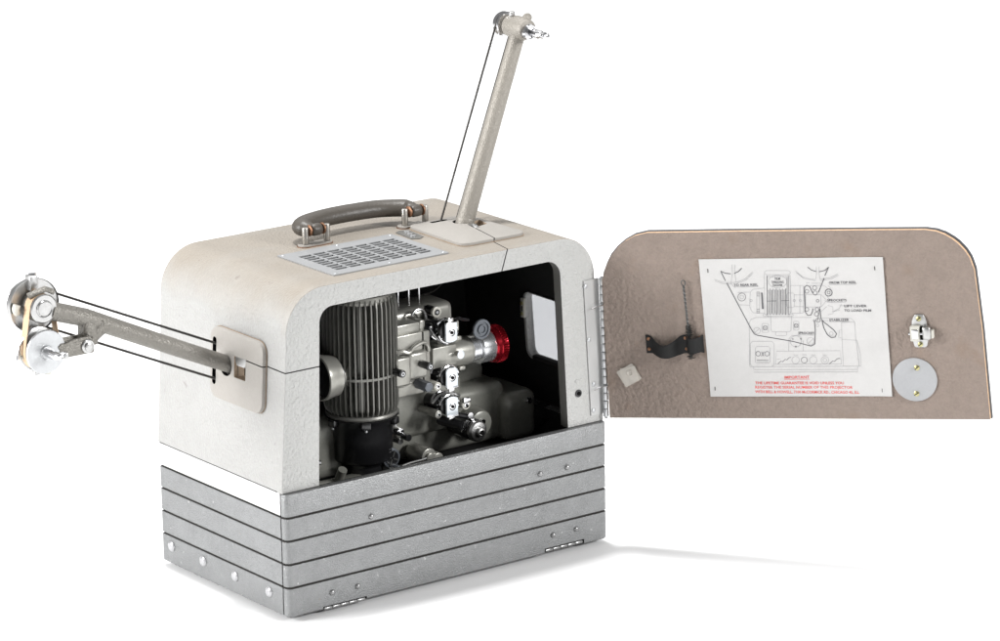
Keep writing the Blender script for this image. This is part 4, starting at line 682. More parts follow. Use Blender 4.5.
cm.build('latch_catch', door, 50, 'chrome and cream latch catch with two brass screws')
dm = MB()
dm.lathe([(0.0238, 0.0002), (0.0240, 0.0014), (0.0234, 0.0019), (0.002, 0.0020)], DF @ Matrix.Translation((0.3420, 0.0440, 0)), 'disc', 64)
for a, z, r_ in ((0.3453, 0.0574, .7), (0.3430, 0.0286, .5)):
    dm.lathe([(0.0030, 0.0016), (0.0030, 0.0024), (0.0020, 0.0031)], DF @ Matrix.Translation((a, z, 0)), 'brass', 18)
    dm.box(-0.0028, 0.0028, -0.0004, 0.0004, 0.0028, 0.0034, 'hole', DF @ Matrix.Translation((a, z, 0)) @ Matrix.Rotation(r_, 4, 'Z'))
dm.build('cover_disc', door, 50, 'round grey metal disc held by two slotted screws')

# ---- cleaning brush held by the strap: a thing of its own
br = thing('cleaning_brush', dpt(0.1003, 0.0690, 0.003), 'small black bristle brush with twisted wire stem, tucked in the strap on the open panel', 'brush')
wm = MB()
def wp(z, sgn):
    t = (z - 0.069) / 0.088; a = 0.1003 - 0.0020 * t; ph = z * 1400 + (0 if sgn > 0 else PI)
    return dpt(a + 0.0007 * math.cos(ph), z, 0.0042 + 0.0007 * math.sin(ph))
for s in (1, -1): wm.tube([wp(0.070 + 0.0805 * i / 90, s) for i in range(91)], 0.00075, 'wire', 6)
wm.tube([dpt(0.0985 + 0.0022 * math.sin(x), 0.1538 - 0.0030 * math.cos(x), 0.0042) for x in [2 * PI * k / 18 for k in range(18)]], 0.0006, 'wire', 6, closed=True)
wm.build('wire_stem', br)
bmh = MB()
for i in range(560):
    z = random.uniform(0.069, 0.1065); ang = random.uniform(0, 2 * PI); L_ = random.uniform(0.0030, 0.0052) * (0.75 if z > .1 else 1)
    if 0.074 < z < 0.0945: L_ *= .5
    c_ = (0.1003 - 0.001 * (z - .069) / .088, z); h0 = 0.0046
    p0 = dpt(c_[0], c_[1], h0); p1 = dpt(c_[0] + L_ * math.cos(ang), c_[1] + random.uniform(-.0012, .0012), max(0.0008, h0 + L_ * .8 * math.sin(ang)))
    bmh.tube([p0, p1], 0.00022, 'bristle', 3)
bmh.build('bristles', br)
# ================================================================ projector mechanism
pj = thing('film_projector', (0.25, 0.12, 0.1002), 'film projector mechanism inside the case, finned lamp house, red-ringed lens, two reel arms reaching out', 'film projector')
NY = Vector((0, -1, 0))
def ycyl(mb, x, z, y_back, y_front, r, m, seg=24, r1=None, bev=0.0): mb.cyl((x, y_back, z), (x, y_front, z), r, m, seg, r1, bev)

# ---- lamp house
LX, LY = 0.1625, 0.095
lh = MB(); Z0 = frame((LX, LY, 0), (1, 0, 0), (0, 1, 0), (0, 0, 1))
lh.lathe([(0.026, 0.174), (0.0265, 0.177), (0.0265, 0.298), (0.024, 0.306)], Z0, 'fin', 48)
NF = 41
for k in range(NF):
    a = 2 * PI * k / NF
    Fm = Z0 @ Matrix.Rotation(a, 4, 'Z')
    th = 0.0010
    prof = [(0.025, 0.1770), (0.0365, 0.1755), (0.0395, 0.1790), (0.0406, 0.1840), (0.0406, 0.2920), (0.0394, 0.2990), (0.0355, 0.3045), (0.025, 0.3070)]
    V = [(r, -th * (1 if r < .036 else .75), z) for r, z in prof] + [(r, th * (1 if r < .036 else .75), z) for r, z in prof]
    n = len(prof)
    lh.add(V, [tuple(range(n)), tuple(range(2 * n - 1, n - 1, -1))] + [(i, (i + 1) % n, n + (i + 1) % n, n + i) for i in range(n)], 'fin', Fm)
lamp = lh.build('lamp_house', pj, 40, 'tall round lamp house ringed with vertical cooling fins')
q = MB(); q.lathe([(0.0360, 0.2970), (0.0374, 0.3000), (0.0365, 0.3050), (0.031, 0.3085), (0.018, 0.3105), (0.002, 0.3110)], Z0, 'mech', 48); q.build('cap', lamp)
q = MB()
V = []; Fq = []; n = 48
for k in range(n):
    a = 2 * PI * k / n
    for r, z in ((0.0330, 0.2150), (0.0402, 0.2154), (0.0402, 0.2180), (0.0330, 0.2184)): V.append((r * math.cos(a), r * math.sin(a), z))
for k in range(n):
    j = (k + 1) % n
    for i in range(4): Fq.append((4 * k + i, 4 * k + (i + 1) % 4, 4 * j + (i + 1) % 4, 4 * j + i))
q.add(V, Fq, 'fin', Z0); q.build('rib_ring', lamp)
q = MB(); q.lathe([(0.0290, 0.1705), (0.0384, 0.1708), (0.0394, 0.1728), (0.0386, 0.1750), (0.032, 0.1770)], Z0, 'fin', 48); q.build('bottom_ring', lamp)
q = MB(); q.lathe([(0.0250, 0.1195), (0.0305, 0.1205), (0.0325, 0.1240), (0.0330, 0.1450), (0.0340, 0.1600), (0.0375, 0.1670), (0.0400, 0.1700), (0.030, 0.1710)], Z0, 'black', 48)
q.lathe([(0.0200, 0.1010), (0.0215, 0.1030), (0.0220, 0.1140), (0.0250, 0.1180)], Z0, 'black', 36)
for a in (-175, -118, -62, -8):
    ca, sa = math.cos(math.radians(a)), math.sin(math.radians(a))
    q.box(-0.005, 0.005, -0.0030, 0.0032, 0.1625, 0.1700, 'black', frame((LX + 0.0395 * ca, LY + 0.0395 * sa, 0), (-sa, ca, 0), (ca, sa, 0), (0, 0, 1)), 0.001)
    q.cyl((LX + 0.0400 * ca, LY + 0.0400 * sa, 0.1600), (LX + 0.0400 * ca, LY + 0.0400 * sa, 0.1630), 0.0015, 'alu', 10)
cup = q.build('lamp_base', lamp, label='glossy black cup below the fins')
q = MB()
for k, (da, dz, w) in enumerate(((-66, .1330, .12), (-56, .1332, .10), (-66, .1300, .12), (-56, .1302, .11))):
    V = []
    for i in range(5):
        a = math.radians(da) + w * (i / 4); r = 0.0333
        V += [(LX + r * math.cos(a), LY + r * math.sin(a), dz), (LX + r * math.cos(a), LY + r * math.sin(a), dz + 0.0007)]
    q.add(V, [(2 * i, 2 * i + 2, 2 * i + 3, 2 * i + 1) for i in range(4)], 'alu')
q.build('rating_marks', cup)
q = MB()
FX_ = frame((0.1285, 0.090, 0.2200), (0, 1, 0), (0, 0, 1), (-1, 0, 0))
q.lathe([(0.0170, -0.012), (0.0170, 0.003), (0.0222, 0.005), (0.0228, 0.012), (0.0245, 0.018), (0.0245, 0.0235), (0.0232, 0.0245), (0.0222, 0.0225), (0.0215, 0.012), (0.0205, 0.004), (0.002, 0.002)], FX_, 'mech', 48)
q.lathe([(0.0212, 0.0035), (0.0212, 0.0190), (0.018, 0.0195), (0.002, 0.0200)], FX_, 'black', 36)
q.build('mirror_tube', lamp, label='round tube rim facing the end wall')

# ---- gate housing
q = MB()
q.box(0.190, 0.2365, 0.0700, 0.125, 0.1860, 0.2540, 'mech', bev=0.0018)
q.box(0.188, 0.2265, 0.0745, 0.120, 0.2500, 0.2640, 'mech', bev=0.0018)
q.box(0.2272, 0.2348, 0.0760, 0.120, 0.2500, 0.2645, 'mech', bev=0.0022)
q.box(0.2262, 0.2274, 0.0693, 0.110, 0.1870, 0.2535, 'hole')
q.box(0.2040, 0.2290, 0.0630, 0.085, 0.2045, 0.2350, 'mech', bev=0.0040, seg=3)
q.box(0.1850, 0.2042, 0.0600, 0.085, 0.2010, 0.2330, 'mech', bev=0.0028, seg=3)
q.tube(spline([(0.188, 0.070, 0.2370), (0.196, 0.066, 0.2385), (0.204, 0.064, 0.2360), (0.212, 0.066, 0.2400), (0.224, 0.067, 0.2430), (0.231, 0.068, 0.2395), (0.233, 0.068, 0.232)], 5), 0.0022, 'mech', 8)
q.tube(spline([(0.190, 0.068, 0.1995), (0.198, 0.066, 0.2000), (0.207, 0.067, 0.2020)], 5), 0.0018, 'mech', 8)
gate = q.build('gate_housing', pj, label='stepped grey gate housing right of the lamp house')
for x, z, y0_, y1_, r in ((0.1832, 0.2200, 0.062, 0.0460, 0.0042), (0.2190, 0.2215, 0.066, 0.0460, 0.0042)):
    q = MB(); ycyl(q, x, z, y0_, y1_, r, 'black', 20, bev=0.0006); ycyl(q, x, z, y1_ + .0004, y1_ - .0006, r * .55, 'alu', 14); ycyl(q, x, z, y1_ - .0004, y1_ - .0010, r * .25, 'hole', 8); q.build('knob', gate)
q = MB(); ycyl(q, 0.2184, 0.1985, 0.070, 0.0480, 0.0056, 'eyelet', 6, bev=0.0005); q.build('hex_knob', gate)
# upper film housing with ring
q = MB()
q.box(0.200, 0.2905, 0.1000, 0.150, 0.2440, 0.2715, 'mech', bev=0.0085, seg=4)
q.tube([(0.2360 + 0.010 * math.sin(a), 0.0905, 0.2610 + 0.0115 * math.cos(a)) for a in [(-60 + 12 * k) * PI / 180 for k in range(16)]], 0.0016, 'chrome_soft', 8)
uh = q.build('upper_housing', pj)
q = MB(); ycyl(q, 0.2568, 0.2670, 0.102, 0.0880, 0.0050, 'black', 20); ycyl(q, 0.2568, 0.2670, 0.089, 0.0850, 0.0060, 'cream', 24, bev=.0008); ycyl(q, 0.2568, 0.2670, 0.0852, 0.0845, 0.0032, 'hole', 16); q.lathe([(0.0022, 0), (0.0014, 0.0008)], axis_frame((0.2568, 0.0846, 0.2670), (0.2568, 0.08, 0.2670)), 'alu', 10); q.build('knob', uh)
q = MB()
for x in (0.2305, 0.2445, 0.2580): q.cyl((x, 0.120, 0.2690), (x, 0.120, 0.3330), 0.0013, 'chrome', 12)
q.box(0.262, 0.286, 0.125, 0.135, 0.2860, 0.2960, 'cast', bev=0.001); q.cyl((0.272, 0.122, 0.2900), (0.281, 0.122, 0.2925), 0.0026, 'chrome_soft', 12)
q.tube(spline([(0.268, 0.125, 0.276), (0.282, 0.124, 0.279), (0.292, 0.123, 0.287), (0.299, 0.122, 0.300), (0.302, 0.121, 0.315)], 6), 0.0007, 'spring', 6)
q.tube(spline([(0.286, 0.118, 0.292), (0.288, 0.118, 0.304), (0.289, 0.118, 0.318)], 5), 0.0007, 'wire', 6)
q.build('belt_guides', uh)

# ---- lens
LY2, LZ = 0.085, 0.2185
FL = frame((0, LY2, LZ), (0, 1, 0), (0, 0, 1), (1, 0, 0))
q = MB()
q.box(0.2395, 0.2710, 0.0700, 0.100, 0.2095, 0.2325, 'mech', bev=0.0012)
q.lathe([(0.0150, 0.255), (0.0158, 0.262), (0.0158, 0.291), (0.0150, 0.2955), (0.012, 0.2960)], FL, 'mech', 48)
q.box(0.276, 0.284, 0.078, 0.088, 0.2330, 0.2375, 'mech', bev=0.001); q.box(0.276, 0.284, 0.072, 0.080, 0.2010, 0.2050, 'mech', bev=0.001)
holder = q.build('lens_holder', pj)
q = MB(); ycyl(q, 0.2708, 0.2222, 0.072, 0.0625, 0.0030, 'mech', 16); ycyl(q, 0.2708, 0.2222, 0.0628, 0.0615, 0.0048, 'pale_steel', 24, bev=.0005); q.build('lock_screw', holder)
q = MB(); ycyl(q, 0.3015, 0.2443, 0.0720, 0.0655, 0.0030, 'eyelet', 16)
q.lathe([(0.0112, 0), (0.0112, 0.0022), (0.0105, 0.0028), (0.0084, 0.0028), (0.0080, 0.0012), (0.0056, 0.0012), (0.0052, 0.0030), (0.0040, 0.0030), (0.0036, 0.0016), (0.002, 0.0016)], axis_frame((0.3015, 0.0670, 0.2443), (0.3015, 0.05, 0.2443)), 'eyelet', 40); q.build('lever_disc', holder)
q = MB()
q.lathe([(0.0135, 0.2950)] + [(0.0150 if k % 2 else 0.0138, 0.2958 + 0.0012 * k) for k in range(9)] + [(0.0160, 0.3065), (0.0178, 0.3080), (0.0178, 0.3230), (0.0170, 0.3250), (0.012, 0.3260)], FL, 'barrel', 56)
lens = q.build('projection_lens', pj, 32, 'bright chrome lens barrel with a red knurled ring')
q = MB()
prof = [(0.0180, 0.3235), (0.0194, 0.3250), (0.0192, 0.3295), (0.0200, 0.3305)]
q.lathe(prof, FL, 'red', 60)
n = 176; V = []
for z in (0.3305, 0.3312, 0.3375, 0.3382):
    for k in range(n):
        r = 0.0210 if (k % 4 < 2) else 0.0192
        if z in (0.3305, 0.3382): r = 0.0194
        a = 2 * PI * k / n; V.append((r * math.cos(a), r * math.sin(a), z))
q.add(V, [(i * n + k, i * n + (k + 1) % n, (i + 1) * n + (k + 1) % n, (i + 1) * n + k) for i in range(3) for k in range(n)] + [tuple(3 * n + k for k in range(n))], 'red', FL)
q.build('focus_ring', lens, 25)

# ---- sprockets with chrome shoes
def sprocket(x, z, tab):
    q = MB(); ycyl(q, x - 0.001, z, 0.098, 0.0600, 0.0098, 'black', 28, bev=.0008)
    for k in range(14):
        a = 2 * PI * k / 14
        q.box(-.0005, .0005, -.0006, .0006, 0.0095, 0.0112, 'alu', Matrix.Translation((x - 0.001, 0.066, z)) @ Matrix.Rotation(a, 4, 'Y'))
    sp = q.build('sprocket', pj)
    q = MB(); FS = frame((x, 0.0560, z), (1, 0, 0), (0, 0, tab), (0, -tab * -1 if False else -1, 0))
    w, h = 0.0074, 0.0098
    poly = round_poly([(-w, -h), (-w * .4, -h - .0018), (w * .4, -h - .0018), (w, -h), (w, h), (-w, h)], 0.0012, 3)
    q.prism(poly, FS, 0, 0.0022, 'pale_steel', bev=.0004)
    q.box(-0.0036, 0.0036, h - .001, h + 0.0050, -0.001, 0.0012, 'chrome', FS, .0005)
    q.box(-w, w, h - 0.0008, h + 0.0008, 0.0, 0.0034, 'chrome', FS, .0005)
    q.lathe([(0.0042, 0.0018), (0.0042, 0.0028), (0.0034, 0.0032), (0.0030, 0.0026)], FS @ Matrix.Translation((0, -0.0010, 0)), 'chrome', 24)
    q.lathe([(0.0018, 0.0022), (0.0018, 0.0036), (0.0012, 0.0040)], FS @ Matrix.Translation((0, -0.0010, 0)), 'hole', 12)
    q.build('film_shoe', sp)
    q = MB()
    for yy in (0.0600, 0.0760):
        q.tube([(x + 0.0128 * math.sin(a), yy, z - tab * 0.0128 * math.cos(a) * 1.0) for a in [(-75 + 10 * k) * PI / 180 for k in range(16)]], 0.0013, 'chrome', 8)
    q.tube([(x + 0.0118, 0.060, z + tab * .001), (x + 0.0118, 0.078, z + tab * .001)], 0.0010, 'chrome', 6)
    q.build('guard_wire', sp)
    return sp
sprocket(0.2533, 0.2525, 1); sprocket(0.2530, 0.2005, -1); sprocket(0.2525, 0.1685, -1)
# black spheres, cross arms and small rollers round the sprockets
q = MB()
q.tube(spline([(0.236, 0.070, 0.256), (0.243, 0.064, 0.243), (0.250, 0.060, 0.2385), (0.258, 0.062, 0.2395), (0.270, 0.066, 0.246)], 6), 0.0012, 'chrome', 8)
q.tube(spline([(0.262, 0.060, 0.262), (0.270, 0.064, 0.2625), (0.280, 0.072, 0.258), (0.294, 0.080, 0.253)], 6), 0.0018, 'black', 8)
q.tube(spline([(0.240, 0.062, 0.262), (0.247, 0.060, 0.266), (0.252, 0.062, 0.2655)], 5), 0.0014, 'chrome', 8)
q.lathe([(0.001, 0), (0.0055, 0.002), (0.0078, 0.006), (0.0078, 0.010), (0.005, 0.014)], axis_frame((0.2400, 0.070, 0.2520), (0.2400, 0.09, 0.2520)), 'black', 24)
q.box(0.266, 0.272, 0.066, 0.080, 0.2480, 0.2590, 'mech', bev=.001)
q.build('film_guide', pj)
def roller(x, z, yb, yf, r, m, cap, name='roller', par=None):
    q = MB(); ycyl(q, x, z, yb, yf, r, m, 22, bev=.0006); ycyl(q, x, z, yf + .0004, yf - .0008, r * .62, cap, 18, bev=.0002); ycyl(q, x, z, yf - .0006, yf - .0012, r * .3, 'hole', 10)
    return q.build(name, par or pj)
roller(0.2376, 0.1935, 0.085, 0.0590, 0.0046, 'cream', 'chrome')
roller(0.2745, 0.1660, 0.090, 0.0590, 0.0054, 'cream', 'chrome')
roller(0.2378, 0.1620, 0.095, 0.0590, 0.0044, 'mech', 'chrome_soft')
q = MB()
q.tube(spline([(0.2400, 0.074, 0.171), (0.246, 0.070, 0.1790), (0.254, 0.068, 0.1820), (0.263, 0.068, 0.1795), (0.272, 0.068, 0.1745)], 6), 0.0018, 'chrome_soft', 8)
q.box(0.2700, 0.2790, 0.0570, 0.0610, 0.1690, 0.1740, 'chrome', bev=.0005)
q.tube([(0.2560, 0.074, 0.1600), (0.2690, 0.066, 0.1540), (0.2790, 0.064, 0.1510)], 0.0032, 'black', 10)
q.cyl((0.2560, 0.085, 0.1475), (0.2700, 0.0600, 0.1430), 0.0056, 'black', 20)
q.prism(round_poly([(0.2660, 0.1370), (0.2710, 0.1360), (0.2780, 0.1480), (0.2720, 0.1500)], .0018, 4), FXZ.copy() @ Matrix.Diagonal((1, 1, -1, 1)), -0.0590, -0.0570, 'chrome')
q.cyl((0.2800, 0.066, 0.1530), (0.2800, 0.0590, 0.1530), 0.0034, 'chrome', 14); q.cyl((0.2835, 0.066, 0.1490), (0.2835, 0.0600, 0.1490), 0.0022, 'chrome', 12)
q.build('stabilizer_arm', pj)
# big stabiliser drum
q = MB(); ycyl(q, 0.2865, 0.1350, 0.098, 0.0590, 0.0120, 'black', 32, bev=.001)
FK = frame((0.2865, 0.0600, 0.1350), (1, 0, 0), (0, 0, 1), (0, -1, 0))
q.lathe([(0.0115, 0.0), (0.0118, 0.0045), (0.0100, 0.0068), (0.0070, 0.0078), (0.0050, 0.0078), (0.0046, 0.0120), (0.0030, 0.0125), (0.0028, 0.0090)], FK, 'chrome_soft', 36); q.cyl((0.2865, 0.0495, 0.1350), (0.2865, 0.0470, 0.1350), 0.0022, 'hole', 12)
q.build('stabilizer_drum', pj)

# ---- cast lower housing
q = MB()
q.box(0.060, 0.3620, 0.1020, 0.205, 0.1010, 0.1690, 'cast', bev=0.0120, seg=5)
q.box(0.240, 0.3560, 0.1250, 0.215, 0.1400, 0.2010, 'cast', bev=0.0240, seg=6)
q.box(0.196, 0.2950, 0.0930, 0.120, 0.1300, 0.1900, 'cast', bev=0.0080, seg=4)
q.cyl((0.3100, 0.115, 0.1330), (0.3100, 0.080, 0.1330), 0.0170, 'cast', 40, r1=0.0150, bev=.004)
cast = q.build('drive_housing', pj, 40, 'smooth dark cast housing below the lens')
q = MB(); q.box(0.3480, 0.3930, 0.0890, 0.165, 0.1010, 0.1560, 'cast', bev=0.0100, seg=5)
bx_ = q.build('end_box', cast, 40)
q = MB(); q.cyl((0.3800, 0.0900, 0.1450), (0.3800, 0.0858, 0.1450), 0.0038, 'chrome', 18, bev=.0006); q.cyl((0.3800, 0.0859, 0.1450), (0.3800, 0.0852, 0.1450), 0.0016, 'hole', 8); q.build('screw', bx_)
q = MB(); q.cyl((0.3100, 0.0805, 0.1360), (0.3100, 0.0770, 0.1360), 0.0030, 'chrome', 14); q.build('screw', cast)
q = MB(); q.tube(spline([(0.395, 0.12, 0.104), (0.398, 0.10, 0.118), (0.400, 0.085, 0.130)], 6), 0.011, 'rubber', 14); q.build('cable_sleeve', cast)
# front-left controls
q = MB()
ycyl(q, 0.1830, 0.1215, 0.100, 0.0700, 0.0110, 'eyelet', 32, bev=.001); ycyl(q, 0.1830, 0.1215, 0.0702, 0.0692, 0.0080, 'black', 24)
for k in range(4): q.box(-.0008, .0008, -.0004, .0010, 0.0015, 0.0085, 'wire', Matrix.Translation((0.1830, 0.0690, 0.1215)) @ Matrix.Rotation(PI / 2 * k + .4, 4, 'Y'))
q.cyl((0.1840, 0.072, 0.1090), (0.1840, 0.058, 0.1090), 0.0062, 'eyelet', 24, bev=.0008); q.box(0.174, 0.196, 0.062, 0.066, 0.1110, 0.1135, 'wire', bev=.0006)
q.tube(spline([(0.190, 0.062, 0.1130), (0.200, 0.062, 0.1145), (0.215, 0.062, 0.1150), (0.226, 0.062, 0.1160)], 5), 0.0014, 'wire', 8)
q.build('switch_lever', pj)
q = MB(); ycyl(q, 0.2276, 0.1150, 0.095, 0.0640, 0.0098, 'mech', 32, bev=.0012); ycyl(q, 0.2276, 0.1150, 0.0642, 0.0600, 0.0058, 'mech', 24, bev=.001); q.cyl((0.2385, 0.090, 0.1115), (0.2385, 0.062, 0.1115), 0.0068, 'mech', 24, bev=.001); q.build('drive_knob', pj)
q = MB(); q.cyl((0.2050, 0.100, 0.1430), (0.2050, 0.084, 0.1430), 0.0046, 'chrome', 16, bev=.0006); q.cyl((0.2085, 0.084, 0.1380), (0.2085, 0.074, 0.1380), 0.0038, 'black', 14); q.cyl((0.2020, 0.092, 0.1335), (0.2020, 0.080, 0.1335), 0.0032, 'chrome_soft', 12); q.build('terminal', pj)
q = MB(); q.box(0.085, 0.150, 0.070, 0.090, 0.1010, 0.1080, 'cast', bev=.003); q.tube([(0.118, 0.060, 0.1040), (0.145, 0.060, 0.1060)], 0.0020, 'mech', 8); q.cyl((0.118, 0.075, 0.1105), (0.118, 0.068, 0.1220), 0.0050, 'cast', 16); q.build('amplifier_deck', pj)
q = MB(); q.box(0.050, 0.062, 0.040, 0.050, 0.1400, 0.1560, 'black', bev=.001); q.cyl((0.060, 0.038, 0.1480), (0.068, 0.034, 0.1480), 0.0026, 'chrome', 12); q.build('side_catch', pj)

# ---- rear reel arm (to the left)
AY = 0.1087
def ap(x, z, y=AY): return Vector((x, y, z))
q = MB()
q.tube([ap(0.0180, 0.2437), ap(-0.060, 0.2800), ap(-0.1235, 0.3102), ap(-0.165, 0.3300), ap(-0.205, 0.3440)], 0.009, 'arm', 24, rfn=lambda t: 0.0086 + 0.0012 * t)
q.tube([ap(-0.145, 0.3210), ap(-0.153, 0.3150), ap(-0.160, 0.3080)], 0.0105, 'arm', 16, rfn=lambda t: 0.0115 - 0.003 * t)
q.box(-0.1690, -0.1540, 0.1000, 0.1180, 0.3010, 0.3300, 'arm', bev=.003, seg=3)
q.cyl(ap(-0.2140, 0.3480, 0.128), ap(-0.2140, 0.3480, 0.104), 0.0150, 'arm', 32, bev=.002)
larmo = q.build('reel_arm', pj, 40, 'textured grey arm reaching out from the end wall')
q = MB()
FD = frame((-0.2140, 0.1280, 0.3480), (1, 0, 0), (0, 0, 1), (0, -1, 0))
q.lathe([(0.0275, 0.004), (0.0283, 0.006), (0.0280, 0.000), (0.0262, -0.003), (0.0180, -0.0045), (0.0170, -0.0075), (0.0180, -0.0095), (0.0225, -0.0105), (0.0228, -0.0120), (0.002, -0.0125)], FD, 'chrome_soft', 56)
q.lathe([(0.0262, 0.0035), (0.0240, 0.0010), (0.0150, -0.0002), (0.002, -0.0002)], FD, 'bronze', 48)
q.build('rear_pulley', larmo, 35)
q = MB()
q.lathe([(0.0128, -0.010), (0.0128, 0.004), (0.0146, 0.0052), (0.0150, 0.0072), (0.0138, 0.0082), (0.0092, 0.0080), (0.0086, 0.0094), (0.0080, 0.0100), (0.0070, 0.0092), (0.002, 0.0096)], frame((-0.2150, 0.1090, 0.3490), (1, 0, 0), (0, 0, 1), (0, -1, 0)), 'chrome_soft', 48); q.build('small_pulley', larmo, 35)
FB = frame((-0.2165, 0.1060, 0.3050), (1, 0, 0), (0, 0, 1), (0, -1, 0))
q = MB()
q.lathe([(0.0190, -0.010), (0.0190, 0.004), (0.0222, 0.0050), (0.0228, 0.0066), (0.0220, 0.0080), (0.0090, 0.0092), (0.0074, 0.0088), (0.0066, 0.0104), (0.002, 0.0106)], FB, 'alu', 56)
q.lathe([(0.0222, -0.0100), (0.0226, -0.0085), (0.0190, -0.0075)], FB, 'chrome_soft', 48)
q.build('drive_disc', larmo, 35)
q = MB()
q.lathe([(0.0050, 0.008), (0.0050, 0.0200), (0.0042, 0.0220), (0.0042, 0.0300), (0.0030, 0.0330), (0.001, 0.0335)], FB, 'chrome', 24)
q.box(-0.0012, 0.0110, -0.0022, 0.0022, 0.0270, 0.0320, 'chrome', FB @ Matrix.Rotation(.1, 4, 'Z'), .0008); q.box(0.0070, 0.0100, -0.0030, 0.0030, 0.0300, 0.0350, 'chrome_soft', FB, .0008)
q.build('spindle', larmo, 35)
# flat belt round the two pulleys
def belt_loop(c0, r0, c1, r1, n=24):
    d = (c1 - c0); L = d.length; ang = math.atan2(d.y, d.x); be = math.acos((r0 - r1) / L); P = []
    for k in range(n + 1):
        a = ang + be + (2 * PI - 2 * be) * k / n; P.append(c0 + Vector((math.cos(a), math.sin(a))) * r0)
    for k in range(n + 1):
        a = ang - be + 2 * be * k / n; P.append(c1 + Vector((math.cos(a), math.sin(a))) * r1)
    return P
P = belt_loop(Vector((-0.2150, 0.3490)), 0.0136, Vector((-0.2165, 0.3050)), 0.0198)
q = MB(); V = []; n = len(P); cen = Vector((-0.216, 0.327))
for p in P:
    dd = (p - cen).normalized() * 0.0011
    V += [(p.x, 0.1050, p.y), (p.x, 0.1155, p.y), (p.x + dd.x, 0.1155, p.y + dd.y), (p.x + dd.x, 0.1050, p.y + dd.y)]
q.add(V, [(4 * i + k, 4 * i + (k + 1) % 4, 4 * ((i + 1) % n) + (k + 1) % 4, 4 * ((i + 1) % n) + k) for i in range(n) for k in range(4)], 'belt'); q.build('flat_belt', larmo, 60, 'tan flat belt round the two pulleys')
# bracket, pivot screw, clips
q = MB()
q.box(-0.2020, -0.1620, 0.0960, 0.1000, 0.2950, 0.3110, 'arm', bev=.0018); q.box(-0.2020, -0.1640, 0.1150, 0.1180, 0.2960, 0.3110, 'arm', bev=.0012); q.box(-0.1700, -0.1610, 0.0965, 0.1180, 0.2955, 0.3110, 'arm', bev=.002)
q.tube([(-0.203, 0.098, 0.3070), (-0.185, 0.0975, 0.3110), (-0.166, 0.0975, 0.3110)], 0.0022, 'arm', 10)
q.build('fork_bracket', larmo, 40)
q = MB(); q.lathe([(0.0072, -0.002), (0.0072, 0.0016), (0.0064, 0.0026), (0.0046, 0.0026), (0.0044, 0.0044), (0.0034, 0.0050), (0.001, 0.0050)], frame((-0.1700, 0.0960, 0.3035), (1, 0, 0), (0, 0, 1), (0, -1, 0)), 'chrome_soft', 28); q.build('pivot_screw', larmo)
q = MB()
q.tube([(-0.2270, 0.112, 0.3620), (-0.2100, 0.106, 0.3680), (-0.2020, 0.104, 0.3640)], 0.0050, 'arm', 12, flat=.6)
q.box(-0.2200, -0.2110, 0.1180, 0.1290, 0.3640, 0.3800, 'chrome_soft', bev=.0015); q.cyl((-0.2160, 0.127, 0.3790), (-0.2110, 0.122, 0.3800), 0.0026, 'chrome', 12)
q.tube(spline([(-0.2350, 0.121, 0.3440), (-0.2375, 0.119, 0.3490), (-0.2365, 0.118, 0.3530)], 5), 0.0040, 'cream', 12)
q.box(-0.2390, -0.2320, 0.1100, 0.1150, 0.2980, 0.3020, 'cream', bev=.001)
q.tube([(-0.2245, 0.112, 0.3300), (-0.2400, 0.112, 0.3120), (-0.2420, 0.112, 0.2980)], 0.0016, 'chrome', 8)
q.box(-0.2260, -0.2190, 0.1070, 0.1130, 0.2795, 0.2850, 'chrome_soft', bev=.001); q.box(-0.2150, -0.2080, 0.1040, 0.1100, 0.2790, 0.2830, 'cream', bev=.001)
q.build('clip_set', larmo)
# spring belts
def spring(mb, a, b, r=0.0014, pitch=0.0016):
    a = Vector(a); b = Vector(b); n = int((b - a).length / pitch) * 2
    mb.tube([a.lerp(b, i / n) for i in range(n + 1)], r, 'spring', 8, rfn=lambda t: r * (1.12 if int(round(t * n)) % 2 else 0.80))
q = MB(); u = Vector((0.910, -0.4146)); nrm = Vector((0.4146, 0.910)); c0 = Vector((-0.214, 0.348)); rr = 0.0178; yb = 0.1355
e = 0.225 / 0.910 * 0.985
for s in (1, -1):
    a = c0 + nrm * rr * s; b2 = a + u * (e + (0.004 if s > 0 else 0.018)); spring(q, (a.x, yb, a.y), (b2.x, yb - .0045, b2.y))
q.tube([(c0.x + rr * math.cos(t), yb, c0.y + rr * math.sin(t)) for t in [math.atan2(nrm.y, nrm.x) + PI * k / 20 for k in range(21)]], 0.0013, 'spring', 8)
q.build('spring_belt', larmo, 50)

# ---- front reel arm (up)
TY = 0.1214
q = MB()
A0 = Vector((0.3165, TY, 0.3345)); A1 = Vector((0.3975, TY, 0.5470))
q.tube([A0.lerp(A1, k / 12) for k in range(13)], 0.009, 'arm_pale', 24, rfn=lambda t: 0.0100 - 0.0016 * t)
q.lathe([(0.0095, 0), (0.0102, 0.002), (0.0102, 0.006), (0.0095, 0.008)], axis_frame(A0.lerp(A1, .06), A1), 'arm_pale', 24)
q.lathe([(0.0085, 0.0), (0.0115, 0.002), (0.0128, 0.012), (0.0125, 0.028), (0.0108, 0.034), (0.006, 0.036)], frame((0.3995, 0.1400, 0.5530), (1, 0, 0), (0, 0, 1), (0, -1, 0)), 'arm_pale', 36)
q.lathe([(0.001, 0.0), (0.0042, 0.001), (0.0050, 0.004), (0.0040, 0.008)], axis_frame((0.4055, 0.111, 0.5662), (0.4055, 0.122, 0.5615)), 'arm_pale', 18)
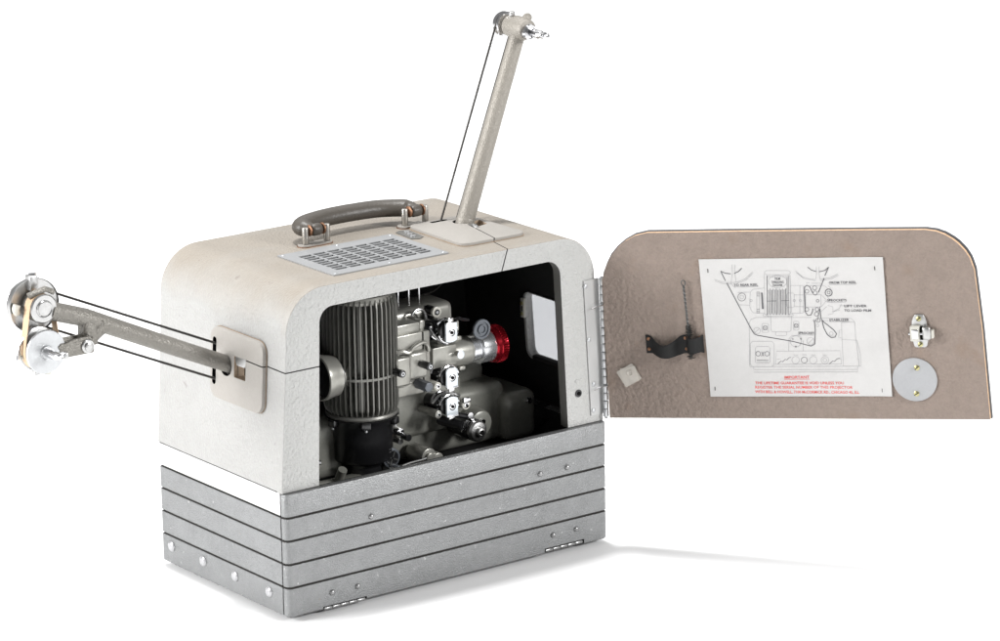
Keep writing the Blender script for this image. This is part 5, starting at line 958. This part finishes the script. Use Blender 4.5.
q.lathe([(0.001, 0.0), (0.0030, 0.001), (0.0034, 0.004), (0.0026, 0.006)], axis_frame((0.3960, 0.130, 0.5710), (0.3965, 0.130, 0.5640)), 'chrome_soft', 14)
tarmo = q.build('reel_arm', pj, 40, 'pale grey arm standing up from the top')
FT = frame((0.3990, 0.1450, 0.5540), (1, 0, 0), (0, 0, 1), (0, -1, 0))
q = MB(); q.lathe([(0.0128, -0.0070), (0.0134, -0.0055), (0.0105, -0.0035), (0.0100, -0.0025), (0.0105, -0.0015), (0.0134, 0.0005), (0.0138, 0.0020), (0.0128, 0.0030), (0.006, 0.0035)], FT, 'chrome', 48); q.build('top_pulley', tarmo, 35)
FT2 = frame((0.3990, 0.1040, 0.5510), (1, 0, 0), (0, 0, 1), (0, -1, 0))
q = MB(); q.lathe([(0.0086, -0.002), (0.0092, 0.002), (0.0080, 0.0040), (0.0068, 0.0040), (0.0062, 0.0024), (0.0046, 0.0024), (0.0044, 0.0120), (0.0050, 0.0130), (0.0050, 0.0210), (0.0040, 0.0225), (0.0034, 0.0250), (0.0040, 0.0260), (0.0040, 0.0300), (0.0026, 0.0310)], FT2, 'chrome', 32)
q.box(-0.0040, 0.0040, -0.0020, 0.0020, 0.0240, 0.0320, 'chrome', FT2 @ Matrix.Rotation(.5, 4, 'Z'), .0008); q.box(-0.0052, 0.0010, -0.0030, 0.0030, 0.0315, 0.0370, 'chrome', FT2, .0012)
q.build('spindle', tarmo, 35)
q = MB(); dr_ = Vector((0.3990 - 0.3165, 0.5540 - 0.3345)).normalized(); nn = Vector((-dr_.y, dr_.x)); c0 = Vector((0.3990, 0.5540))
for s, bx in ((1, (0.2995, 0.3400)), (-1, (0.3210, 0.3400))):
    a = c0 + nn * 0.0108 * s; spring(q, (a.x, 0.1475, a.y), (bx[0] + 0.001, 0.1410, bx[1]), 0.0012)
q.tube([(c0.x + 0.0108 * math.cos(t), 0.1475, c0.y + 0.0108 * math.sin(t)) for t in [math.atan2(-nn.y, -nn.x) + PI * k / 20 for k in range(21)]], 0.0012, 'spring', 8)
q.build('spring_belt', tarmo, 50)
